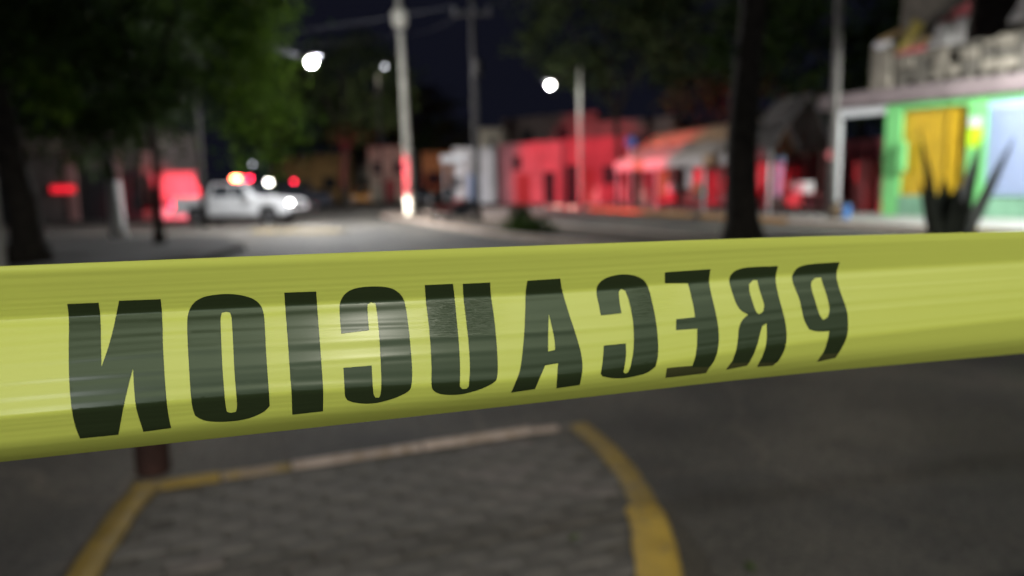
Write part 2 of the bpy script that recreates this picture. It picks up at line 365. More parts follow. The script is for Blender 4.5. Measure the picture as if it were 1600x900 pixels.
kerb_run([(0.622, 2.925), (0.625, 2.85), (0.615, 2.70), (0.578, 2.40), (0.44, 1.5), (0.30, 0.6)], 0.165, 0.128, 'yellow_kerb', 8, rnd=0.045)
# pavers: laid in running bond along the far edge
def inside(p, poly):
    c = False; n = len(poly)
    for i in range(n):
        a, b = poly[i], poly[i - 1]
        if (a[1] > p[1]) != (b[1] > p[1]) and p[0] < (b[0] - a[0]) * (p[1] - a[1]) / (b[1] - a[1]) + a[0]: c = not c
    return c
pm = []
for i in range(3):
    for j in range(3):
        mb = MB(); rr = random.Random(i * 3 + j)
        a, b, z = 0.0995 - rr.uniform(0, .003), 0.049 - rr.uniform(0, .002), 0.008
        e = 0.006
        vs = [(-a, -b, -z), (a, -b, -z), (a, b, -z), (-a, b, -z), (-a, -b, z - e), (a, -b, z - e), (a, b, z - e), (-a, b, z - e),
              (-a + e, -b + e, z), (a - e, -b + e, z), (a - e, b - e, z + 0.001), (-a + e, b - e, z)]
        fs = [(0, 1, 5, 4), (1, 2, 6, 5), (2, 3, 7, 6), (3, 0, 4, 7), (4, 5, 9, 8), (5, 6, 10, 9), (6, 7, 11, 10), (7, 4, 8, 11), (8, 9, 10, 11)]
        me = bpy.data.meshes.new('paver'); me.from_pydata(vs, [], fs); me.materials.append(M_['paver%d' % i]); pm.append(me)
ang = math.atan2(0.77, 2.0); ca, sa = math.cos(ang), math.sin(ang)
cx, cy = sum(p[0] for p in ISL_O) / len(ISL_O), sum(p[1] for p in ISL_O) / len(ISL_O)
def shrink(p, k):      # 12 cm in from the edge
    return p
n_pav = 0
for row in range(-30, 31):
    for q in range(-20, 21):
        u = q * 0.203 + (0.1015 if row % 2 else 0); v = row * 0.102
        x, y = -0.76 + u * ca - v * sa, 3.45 + u * sa + v * ca
        if y < 1.9: continue
        ok = all(inside((x + dx * ca - dy * sa, y + dx * sa + dy * ca), ISL_O) for dx in (-.12, 0, .12) for dy in (-.06, .06))
        okl = all(inside((x + dx, y + dy), ISL_O) for dx, dy in ((-.2, 0), (.19, 0), (0, .11), (0, -.1)))
        if not (ok and okl): continue
        t = noise.noise(Vector((x * 1.3, y * 1.3, 3))) + random.uniform(-0.5, 0.5) + (0.45 if x > -0.2 else 0)
        me = pm[(0 if t < -0.15 else 1 if t < 0.45 else 2) * 3 + random.randrange(3)]
        o = bpy.data.objects.new('paver', me); col.objects.link(o); o.parent = isl
        o.location = (x, y, 0.098 + random.uniform(-0.005, 0.004)); o.rotation_euler = (random.uniform(-.02, .02), random.uniform(-.02, .02), ang + random.uniform(-.025, .025)); n_pav += 1
print('pavers', n_pav)
# a few fallen leaves
def fallen(x, y, z, s, label):
    p = ground(x, y, z); mb = MB()
    pts = [(0, 0), (.25, .18), (.55, .22), (1, 0), (.55, -.22), (.25, -.18)]
    mb.add([((a - .5) * s, b * s, 0.004 + abs(b) * s * 0.4) for a, b in pts], [(0, 1, 2, 3), (0, 3, 4, 5)])
    o = mb.build('fallen_leaf', 'leaf_lime_lit'); o.location = (p.x, p.y, z + 0.012); o.rotation_euler = (0, 0, random.uniform(0, 6)); tag(o, label, 'leaf', 'fallen leaves')
fallen(898, 846, 0.118, 0.055, 'small yellow green leaf lying on the island paving')
fallen(1172, 892, 0.0, 0.07, 'dark green leaf lying on the asphalt right of the yellow kerb')
# short rusty post beyond the island's far corner
p = ground(240, 738)
t = thing('bollard', 'short dark rusty post standing on the road just beyond the paved island corner', 'post', p)
MB().tube([(0, 0, 0), (0, 0, .42)], [.085, .085], 14).build('shaft', 'rust', t, smooth=False, bevel=0.01)
MB().tube([(0, 0, .42), (0, 0, .46), (0, 0, .48)], [.095, .09, .05], 14).build('cap', 'rust', t)

# ================================================================ THE TAPE
def lerp_curve(xs, ys, x):
    if x <= xs[0]: i = 0
    elif x >= xs[-1]: i = len(xs) - 2
    else: i = max(k for k in range(len(xs) - 1) if xs[k] <= x)
    return ys[i] + (ys[i + 1] - ys[i]) * (x - xs[i]) / (xs[i + 1] - xs[i])
def smooth_curve(xs, ys, x): return (lerp_curve(xs, ys, x - 120) + lerp_curve(xs, ys, x - 60) + lerp_curve(xs, ys, x) + lerp_curve(xs, ys, x + 60) + lerp_curve(xs, ys, x + 120)) / 5
def e_top(x): return smooth_curve([0, 400, 800, 1200, 1600], [416, 400, 385, 371, 361], x)
def e_c1(x): return smooth_curve([0, 420, 900, 1200, 1600], [499, 477, 456, 430, 408], x)
def e_c2(x): return smooth_curve([0, 420, 900, 1200, 1600], [653, 616, 590, 541, 497], x)
def e_bot(x): return smooth_curve([0, 400, 800, 1200, 1600], [722, 678, 634, 588, 552], x)
def rip(x, y, v):
    # fine lengthwise ripples of the stretched film, in metres
    a = 0.6 + 0.4 * noise.noise(Vector((x * 0.004, v * 3.0, 0.0)))
    s = v * 19 + 2.2 * noise.noise(Vector((x * 0.0022, v * 2.1, 5.0)))
    h = math.sin(s) * 0.00004 + math.sin(s * 1.83 + 1.0) * 0.00002 + 0.00008 * noise.noise(Vector((x * 0.0025, v * 4, 2)))
    w = max(0.0, min(1.0, (v + 1.0) / 0.18)) * max(0.0, min(1.0, (1.05 - v) / 0.18))
    return h * a * w
def sstep(a, b, x):
    t = max(0.0, min(1.0, (x - a) / (b - a))); return t * t * (3 - 2 * t)
def tape_depth(x, y):
    inv = 3.45 - 1.2 * x / 1600
    d = 1 / inv; t, c1, c2, b = e_top(x), e_c1(x), e_c2(x), e_bot(x)
    mpp = d / FPX                          # metres per pixel at this depth
    mid = (c1 + c2) / 2
    def seg(y0, y1, slope, curl0, curl1): pass
    # v: -1 at the first crease, +1 at the second
    v = (y - mid) / ((c2 - c1) / 2)
    tm, tt, tb = 0.33, -0.36, -0.38        # tan of the tilt of middle, top and bottom bands
    up_ = lambda yy: (mid - yy) * mpp
    e = 6.0                                # crease softness in px
    def integ(yy):                         # integrate the tilt upward from mid to yy
        s = 0.0
        n = 14; st = (yy - mid) / n
        for k in range(n):
            q = mid + st * (k + 0.5)
            a = sstep(c1 - e, c1 + e, q) * (1 - sstep(c2 - e, c2 + e, q))
            tilt = (tm - 0.07 * ((q - mid) / ((c2 - c1) / 2) + 0.4)) * a + (tt * (1 - sstep(c1 - e, c1 + e, q))) + tb * sstep(c2 - e, c2 + e, q)
            tilt += 0.35 * (1 - sstep(t, t + 22, q)) - 1.1 * sstep(b - 36, b, q)
            s += -st * mpp * tilt
        return s
    return d + integ(y) + rip(x, y, v), v
_cache = {}
def tape_point(x, y, off=0.0):
    d, v = tape_depth(x, y)
    r_ = ray(x, y); return CAM + r_ * (d - off)
def tape_uv(x, y):
    c1, c2 = e_c1(x), e_c2(x); return (x / 1600, (y - (c1 + c2) / 2) / ((c2 - c1) / 2))
def tapemat(name, base, letter=False):
    M = bpy.data.materials.new(name); M.use_nodes = True; n = M.node_tree; b = n.nodes['Principled BSDF']
    uv = n.nodes.new('ShaderNodeUVMap')
    mp_ = n.nodes.new('ShaderNodeMapping'); mp_.inputs['Scale'].default_value = (0.9, 3.2, 1)
    n.links.new(uv.outputs[0], mp_.inputs[0])
    nz = n.nodes.new('ShaderNodeTexNoise'); nz.inputs['Scale'].default_value = 1.0; nz.inputs['Detail'].default_value = 0.5
    n.links.new(mp_.outputs[0], nz.inputs['Vector'])
    # crinkled patches near the middle of the word
    mp2 = n.nodes.new('ShaderNodeMapping'); mp2.inputs['Scale'].default_value = (60, 34, 1); mp2.inputs['Rotation'].default_value = (0, 0, 0.12)
    n.links.new(uv.outputs[0], mp2.inputs[0])
    n2 = n.nodes.new('ShaderNodeTexNoise'); n2.inputs['Detail'].default_value = 5; n2.inputs['Scale'].default_value = 1; n2.inputs['Distortion'].default_value = 0.6
    n.links.new(mp2.outputs[0], n2.inputs['Vector'])
    sx = n.nodes.new('ShaderNodeSeparateXYZ'); n.links.new(uv.outputs[0], sx.inputs[0])
    def bump_at(u0, wd, v0, vw):
        o = []
        for sock, c, ww in ((sx.outputs[0], u0, wd), (sx.outputs[1], v0, vw)):
            a = n.nodes.new('ShaderNodeMath'); a.operation = 'SUBTRACT'; n.links.new(sock, a.inputs[0]); a.inputs[1].default_value = c
            d = n.nodes.new('ShaderNodeMath'); d.operation = 'ABSOLUTE'; n.links.new(a.outputs[0], d.inputs[0])
            r_ = n.nodes.new('ShaderNodeMapRange'); r_.interpolation_type = 'SMOOTHSTEP'; n.links.new(d.outputs[0], r_.inputs[0])
            r_.inputs[1].default_value = ww; r_.inputs[2].default_value = ww * 0.25; r_.inputs[3].default_value = 0; r_.inputs[4].default_value = 1
            o.append(r_.outputs[0])
        p = n.nodes.new('ShaderNodeMath'); p.operation = 'MULTIPLY'; n.links.new(o[0], p.inputs[0]); n.links.new(o[1], p.inputs[1]); return p.outputs[0]
    g1 = bump_at(0.455, 0.05, -0.55, 0.6); g2 = bump_at(0.64, 0.035, -0.6, 0.6)
    s = n.nodes.new('ShaderNodeMath'); s.operation = 'MAXIMUM'; n.links.new(g1, s.inputs[0]); n.links.new(g2, s.inputs[1])
    st = n.nodes.new('ShaderNodeMath'); st.operation = 'MULTIPLY'; n.links.new(s.outputs[0], st.inputs[0]); n.links.new(n2.outputs[0], st.inputs[1])
    ad = n.nodes.new('ShaderNodeMath'); ad.operation = 'MULTIPLY_ADD'; n.links.new(st.outputs[0], ad.inputs[0]); ad.inputs[1].default_value = 1.6; n.links.new(nz.outputs[0], ad.inputs[2])
    bp = n.nodes.new('ShaderNodeBump'); bp.inputs['Strength'].default_value = 0.15; bp.inputs['Distance'].default_value = 0.0014
    n.links.new(ad.outputs[0], bp.inputs['Height'])
    n.links.new(bp.outputs[0], b.inputs['Normal']); n.links.new(bp.outputs[0], b.inputs['Coat Normal'])
    b.inputs['Base Color'].default_value = (*base, 1)
    b.inputs['Roughness'].default_value = 0.5; b.inputs['Specular IOR Level'].default_value = 0.36
    tg = n.nodes.new('ShaderNodeTangent'); tg.direction_type = 'UV_MAP'; n.links.new(tg.outputs[0], b.inputs['Tangent'])
    b.inputs['Anisotropic'].default_value = 0.9
    b.inputs['Coat Weight'].default_value = 0.07; b.inputs['Coat Roughness'].default_value = 0.2
    if letter: b.inputs['Specular Tint'].default_value = (0.78, 1.0, 0.74, 1)
    if not letter:
        # film: slightly translucent
        tr = n.nodes.new('ShaderNodeBsdfTranslucent'); tr.inputs[0].default_value = (*base, 1)
        mxs = n.nodes.new('ShaderNodeMixShader'); mxs.inputs[0].default_value = 0.12
        n.links.new(b.outputs[0], mxs.inputs[1]); n.links.new(tr.outputs[0], mxs.inputs[2]); n.links.new(mxs.outputs[0], n.nodes['Material Output'].inputs[0])
    return M
M_['tape'] = tapemat('tape_film', (0.55, 0.615, 0.115))
M_['ink'] = tapemat('tape_print', (0.020, 0.030, 0.012), True)
M_['inkworn'] = tapemat('tape_print_worn', (0.055, 0.058, 0.022), True)
def uvmesh(name, pts2d, faces, m, off, parent, ext=False):
    me = bpy.data.meshes.new(name); me.from_pydata([tape_point(x, y, off) for x, y in pts2d], [], faces)
    uvl = me.uv_layers.new(name='UVMap'); uvs = [tape_uv(x, y) for x, y in pts2d]
    for l in me.loops: uvl.data[l.index].uv = uvs[l.vertex_index]
    me.materials.append(M_[m]); me.shade_smooth()
    ns = []
    for x, y in pts2d:
        n_ = (tape_point(x + 4, y, off) - tape_point(x - 4, y, off)).cross(tape_point(x, y + 1.2, off) - tape_point(x, y - 1.2, off)).normalized()
        ns.append(n_ if n_.dot(fw) < 0 else -n_)
    if sum(p.normal.dot(ns[p.vertices[0]]) * p.area for p in me.polygons) < 0: me.flip_normals()
    me.normals_split_custom_set_from_vertices(ns)
    o = bpy.data.objects.new(name, me); col.objects.link(o); o.parent = parent; return o
xs = [-240 + 10 * i for i in range(209)]; NV = 110
pts = []; wave = lambda x: 0
for x in xs:
    t, b = e_top(x), e_bot(x); pts += [(x, t + (b - t) * j / NV) for j in range(NV + 1)]
fs = [(i * (NV + 1) + j, i * (NV + 1) + j + 1, (i + 1) * (NV + 1) + j + 1, (i + 1) * (NV + 1) + j) for i in range(len(xs) - 1) for j in range(NV)]
tape = uvmesh('barricade_tape', pts, fs, 'tape', 0.0, None)
tag(tape, 'yellow plastic caution tape with black mirrored lettering stretched across the foreground', 'caution tape')
# the tape runs on beyond the picture on both sides
for end, nxt, sgn in ((0, 8, -1), (len(xs) - 1, len(xs) - 9, 1)):
    A = [tape_point(xs[end], e_top(xs[end]) + (e_bot(xs[end]) - e_top(xs[end])) * j / 12) for j in range(13)]
    B = [tape_point(xs[nxt], e_top(xs[nxt]) + (e_bot(xs[nxt]) - e_top(xs[nxt])) * j / 12) for j in range(13)]
    dr = (A[6] - B[6]).normalized()
    MB().add(A + [p + dr * 0.8 for p in A] + [p + dr * 2.2 for p in A], [(r_ * 13 + j, r_ * 13 + j + 1, (r_ + 1) * 13 + j + 1, (r_ + 1) * 13 + j) for r_ in (0, 1) for j in range(12)]).build('tape_end', 'tape', tape, smooth=True)
Z1 = (80, 430, 733 / 220); Z2 = (270, 430, 3.6); Z3 = (500, 420, 1088 / 290); Z4 = (780, 400, 3.75); Z5 = (1020, 390, 1350 / 330)
def tr(z, l): return [(z[0] + x / z[2], z[1] + y / z[2]) for x, y in l]
def rnd(pl, k=2, keep=35):
    # corner-preserving smoothing of a traced outline
    for _ in range(k):
        out = []; n = len(pl)
        for i in range(n):
            a, b, c = Vector(pl[i - 1]), Vector(pl[i]), Vector(pl[(i + 1) % n])
            an = (b - a).angle(c - b, 0)
            if an > R(keep): out.append(tuple(b))
            else:
                out.append(tuple(b.lerp(a, 0.25))); out.append(tuple(b.lerp(c, 0.25)))
        pl = out
    return pl
LET = [
 (Z1, [(83,150),(247,143),(256,210),(258,280),(262,475),(300,370),(330,250),(353,133),(570,125),(577,190),(580,270),(583,400),(593,560),(603,680),(612,740),(625,795),(480,815),(462,760),(440,690),(430,580),(426,485),(405,560),(375,690),(350,830),(150,850),(125,790),(105,700),(93,560),(90,400),(93,260),(90,200)], None),
 (Z2, [(80,260),(85,215),(110,160),(160,125),(240,108),(330,104),(420,118),(475,145),(505,185),(516,240),(522,380),(532,540),(543,690),(545,735),(520,765),(450,800),(360,820),(250,826),(170,818),(125,790),(108,740),(98,640),(90,500),(83,380)], [(268,240),(276,212),(300,204),(322,210),(331,235),(337,350),(345,520),(355,650),(363,740),(355,768),(325,775),(305,768),(298,745),(288,640),(278,500),(272,360)]),
 (Z2, [(627,98),(807,92),(811,150),(815,220),(825,340),(838,520),(845,620),(847,680),(845,765),(672,785),(670,720),(668,660),(657,520),(645,340),(635,220),(631,160)], None),
 (Z3, [(124,380),(117,300),(113,220),(120,185),(150,140),(200,115),(270,104),(350,102),(420,112),(465,140),(490,175),(505,230),(520,340),(532,470),(542,590),(538,690),(520,720),(450,755),(350,785),(270,792),(200,785),(160,770),(145,745),(143,680),(137,580),(303,567),(307,640),(312,735),(325,755),(345,755),(358,735),(360,640),(355,520),(350,430),(342,330),(332,240),(325,203),(300,195),(280,207),(278,240),(283,310),(288,360)], None),
 (Z3, [(614,95),(780,88),(785,130),(790,170),(800,280),(812,400),(820,520),(822,620),(820,690),(835,705),(860,703),(872,690),(880,600),(875,480),(865,370),(850,250),(840,160),(837,88),(998,80),(1000,130),(1005,180),(1020,270),(1035,420),(1044,560),(1040,640),(1025,665),(970,695),(900,720),(830,737),(760,740),(700,735),(665,715),(652,690),(655,600),(650,470),(640,350),(625,220),(617,150)], None),
 (Z4, [(165,145),(358,132),(366,190),(385,260),(410,340),(440,430),(465,510),(483,580),(489,640),(485,700),(472,755),(335,775),(340,700),(345,628),(270,640),(240,710),(210,780),(70,800),(95,745),(120,680),(133,600),(143,500),(150,400),(153,300),(153,250),(157,190)], [(291,340),(310,420),(325,490),(328,550),(287,560),(287,480),(288,400)]),
 (Z4, [(595,348),(583,280),(567,210),(575,170),(610,135),(670,113),(740,105),(800,115),(850,140),(875,185),(890,240),(910,330),(925,420),(933,520),(930,600),(915,650),(870,685),(800,705),(720,718),(650,715),(605,705),(595,690),(607,620),(613,525),(742,512),(745,570),(738,630),(728,680),(740,690),(757,680),(775,630),(787,560),(790,480),(785,380),(770,300),(755,240),(738,203),(715,192),(700,210),(705,270),(717,335)], None),
 (Z5, [(78,145),(370,125),(360,180),(362,230),(380,310),(400,390),(418,480),(424,560),(418,640),(395,710),(366,750),(250,752),(275,680),(283,610),(285,505),(148,515),(150,445),(270,432),(262,370),(245,290),(225,215),(78,215)], None),
 (Z5, [(800,105),(785,170),(787,220),(805,300),(830,390),(850,470),(858,550),(850,620),(825,680),(795,722),(680,722),(700,685),(718,640),(730,570),(728,470),(700,490),(685,540),(672,600),(650,660),(618,722),(500,726),(515,700),(535,640),(545,570),(550,500),(570,450),(610,415),(560,390),(530,340),(510,280),(485,200),(495,165),(530,130),(600,112)], [(640,195),(668,195),(680,250),(700,310),(715,360),(705,395),(680,415),(660,400),(640,340),(615,260),(618,220)]),
 (Z5, [(1195,80),(1175,140),(1175,190),(1195,260),(1225,340),(1245,400),(1250,470),(1245,550),(1220,610),(1188,662),(1086,668),(1105,625),(1120,575),(1130,520),(1050,525),(1000,510),(970,460),(955,400),(940,320),(910,250),(888,190),(895,150),(930,110),(1000,92)], [(1040,180),(1075,178),(1090,230),(1115,300),(1133,380),(1120,430),(1090,450),(1065,420),(1040,330),(1010,240),(1015,205)]),
]
WORN = [(Z5, [(370,742),(340,790),(80,820),(90,757),(250,742)]), (Z5, [(798,715),(768,742),(664,750),(684,715)]), (Z5, [(622,715),(602,742),(467,768),(506,715)]), (Z5, [(1192,655),(1168,692),(1048,718),(1090,658)])]
def letter(z, outer, hole, m, name, off):
    o = rnd(tr(z, outer)); h = rnd(tr(z, hole)) if hole else None
    def dens(pl):
        out = []
        for a, b in zip(pl, pl[1:] + pl[:1]):
            n = max(1, int((Vector(b) - Vector(a)).length / 5)); out += [(a[0] + (b[0] - a[0]) * i / n, a[1] + (b[1] - a[1]) * i / n) for i in range(n)]
        return out
    o = dens(o); P = list(o); cons = [list(range(len(o)))]
    if h:
        h = dens(h); cons.append(list(range(len(P), len(P) + len(h)))); P += h
    x0, x1 = min(p[0] for p in o), max(p[0] for p in o); y0, y1 = min(p[1] for p in o), max(p[1] for p in o)
    y = y0
    while y < y1:
        x = x0
        while x < x1:
            if inside((x, y), o) and not (h and inside((x, y), h)): P.append((x + random.uniform(-.5, .5), y))
            x += 9
        y += 2.6
    edges = []
    for c in cons: edges += [(c[i], c[(i + 1) % len(c)]) for i in range(len(c))]
    vv, ee, ff, *_ = delaunay_2d_cdt([Vector(p) for p in P], edges, [], 0, 0.01)
    vv = [(v.x, v.y) for v in vv]; keep = []
    for f in ff:
        c = (sum(vv[i][0] for i in f) / len(f), sum(vv[i][1] for i in f) / len(f))
        if inside(c, o) and not (h and inside(c, h)): keep.append(tuple(reversed(f)))
    return uvmesh(name, vv, keep, m, off, tape)
for z, o_, h_ in LET: letter(z, o_, h_, 'ink', 'printed_letter', 0.00018)
for z, o_ in WORN: letter(z, o_, None, 'inkworn', 'faded_print', 0.00011)

# ================================================================ STREET LAMPS AND POLES
def street_lamp(label, base, height, lamp, glow, power, color=WARM, rad=0.13, bulb=0.16, light=True, m='polegrey', grp='street lamps', aim=None, cone=140, side=0.0):
    t = thing('street_lamp', label, 'street lamp', base, 0, grp)
    b = Vector(base); lp_ = Vector(lamp) - b
    MB().tube([(0, 0, 0), (0, 0, height * .5), (0, 0, height)], [rad, rad * .85, rad * .6], 10).build('pole', m, t, smooth=True)
    top = Vector((0, 0, height * 0.985)); midp = top.lerp(lp_, .5) + Vector((0, 0, .25))
    dirn = (lp_ - top); dirn.z = 0; dirn.normalize()
    e = lp_ + Vector((0, 0, .20)) - dirn * 0.15
    tube('arm', 'darkmetal', t, [top, midp, e], 0.04)
    hd = MB(); hd.box(e + dirn * 0.12 + Vector((0, 0, 0.02)), (0.75, 0.32, 0.13), rz=math.atan2(dirn.y, dirn.x), top=0.75)
    h = hd.build('lamp_head', 'darkmetal', t, bevel=0.03)
    MB().sphere(lp_, (bulb, bulb, bulb * .8), 12, 8).build('lamp_lens', glow, t, smooth=True)
    if light:
        lo_ = Vector(lamp) - Vector((0, 0, bulb + 0.12))
        spot(lo_, aim or lo_ - Vector((0, 0, 1)), power, color, cone, 0.5, 0.12)
        if side: point(lo_ + dirn * .2, side, color)
    return t
def at(x, y, Y):
    d = ray(x, y); return CAM + d * (Y / d.y)
street_lamp('tall street lamp with long arm reaching out of the left tree above the white pickup', (-12.35, 30, 0.0), 7.4, at(486, 97, 28), 'lamp', 1100, (.96, .98, 1.0), aim=(-4.8, 27.5, 0), cone=128, side=4400, m='polewood')
street_lamp('street lamp with short arm glowing above the red lit houses', (*at(907, 330, 40).to_2d(), .0), 7.6, at(860, 133, 39.6), 'lamp', 5200, (.96, .98, 1.0), aim=(-6.0, 45, 0), cone=112, side=420)
street_lamp('distant dim lamp high above the road left of the tall concrete pole', (-8.6, 50, 0), 9.6, at(601, 104, 49.7), 'lampdim', 700, aim=(-12, 64, 0), cone=95, rad=.07, bulb=.1, m='polewood')
street_lamp('distant dim lamp at the right edge of the left tree crown', (-22.5, 72, 0), 9.6, at(462, 174, 72), 'lampdim', 0, light=False, rad=.07, bulb=.14, m='polewood')
street_lamp('faint far lamp low over the pickup roof', (-35.5, 100, 0), 5.4, at(394, 257, 100), 'lampdim', 0, light=False, rad=.07, bulb=.2, m='polewood')
# lamps that light the camera's end of the street, outside the frame
street_lamp('street lamp behind the camera that lights the caution tape', (4.6, -6.0, 0), 7.4, (2.6, -5.2, 7.0), 'lamp', 1750, (1, .95, .82), aim=(.3, 1.0, 0), cone=80)
street_lamp('added second street lamp behind the camera giving the tape its sheen', (-2.4, -10.5, 0), 7.6, (-.2, -9.6, 6.9), 'lamp', 1300, (.95, .98, 1.0), aim=(0, 1.0, .8), cone=70)  # added unseen lamp, placed for the sheen on the tape's left letters
street_lamp('street lamp in front of the green shop right of the frame', (17.2, 17.6, .15), 7.0, (15.8, 18.6, 6.4), 'lamp', 6000, (.95, 1, .97), aim=(13.8, 24.3, -.2), cone=102)

# tall pale pole in the middle
b = ground(641, 339)
t = thing('utility_pole', 'tall pale concrete pole lit red and white at its base', 'utility pole', b, 0, 'utility poles')
MB().tube([(0, 0, 0), (-.1, 0, 6), (-.22, 0, 12.5)], [.22, .165, .11], 14).build('shaft', 'polegrey', t, smooth=True)
MB().tube([(-.17, 0, 9.05), (-.17, 0, 9.15), (-.18, 0, 9.75), (-.18, 0, 9.85)], [.24, .36, .36, .24], 14).build('drum', 'polegrey', t, smooth=False, bevel=.03)
MB().box((-.2, 0, 8.85), (.42, .36, .12)).build('bracket', 'darkmetal', t)
# thin dark pole with hardware
b2 = ground(745, 349)
t = thing('utility_pole', 'thin dark wooden pole with insulators beside the motorcycle', 'utility pole', b2, 0, 'utility poles')
MB().tube([(0, 0, 0), (0.03, 0, 5), (0.02, 0, 11.5)], [.12, .10, .08], 10).build('shaft', 'polewood', t, smooth=True)
MB().box((0, -.1, 7.9), (1.5, .1, .12)).build('cross_arm', 'polewood', t)
for x in (-.65, .1, .65): MB().tube([(x, -.1, 7.96), (x, -.1, 8.05), (x, -.1, 8.2)], [.05, .09, .05], 8).build('insulator', 'darkmetal', t)
MB().tube([(.18, -.25, 5.6), (.18, -.25, 6.2)], [.2, .2], 12).build('canister', 'polewood', t, bevel=.04)
tube('conduit', 'polewood', t, [(.13, -.1, .4), (.13, -.1, 5.5)], .03)
# right pole at the shop corner
b3 = Vector((11.0, 25.5, .15))
t = thing('utility_pole', 'grey pole on the pavement at the corner of the green shop', 'utility pole', b3, 0, 'utility poles')
MB().tube([(0, 0, 0), (0.0, 0, 5), (0.0, 0, 11)], [.15, .135, .10], 12).build('shaft', 'polegreydark', t, smooth=True)
MB().box((-.17, -.06, 2.15), (.1, .2, .3)).build('meter_box', 'redcloth', t)
# overhead wires
def wire(a, b, sag, label, r_=0.012):
    a, b = Vector(a), Vector(b)
    pts = [a.lerp(b, i / 12) - Vector((0, 0, sag * 4 * (i / 12) * (1 - i / 12))) for i in range(13)]
    tag(MB().tube(pts, r_, 5).build('overhead_wire', 'black'), label, 'wire', 'overhead wires')
pT = b + Vector((-.17, 0, 8.7))
wire(pT, at(330, 66, 34), .35, 'thin wire from the tall pale pole into the left tree crown')
wire(pT, b2 + Vector((0, -.1, 8.2)), .3, 'thin wire between the tall pale pole and the thin dark pole')
wire(b2 + Vector((.65, -.1, 8.2)), b3 + Vector((0, 0, 9.2)), .4, 'thin wire from the dark pole to the grey shop corner pole')
wire(b2 + Vector((-.65, -.1, 8.2)), (-26, 40, 9.0), .5, 'thin wire from the dark pole crossing the sky to the left')

# blue traffic sign on a white post
p = at(985, 330, 39.4); p.z = .15
t = thing('road_sign', 'round blue sign on a white post in front of the orange market awning', 'road sign', p)
MB().tube([(0, 0, 0), (0, 0, 3.75)], [.055, .055], 10).build('post', 'white', t, smooth=True)
MB().tube([(0, -.075, 3.45), (0, -.1, 3.45)], [.3, .3], 24).build('sign_plate', 'blue', t, bevel=.005)

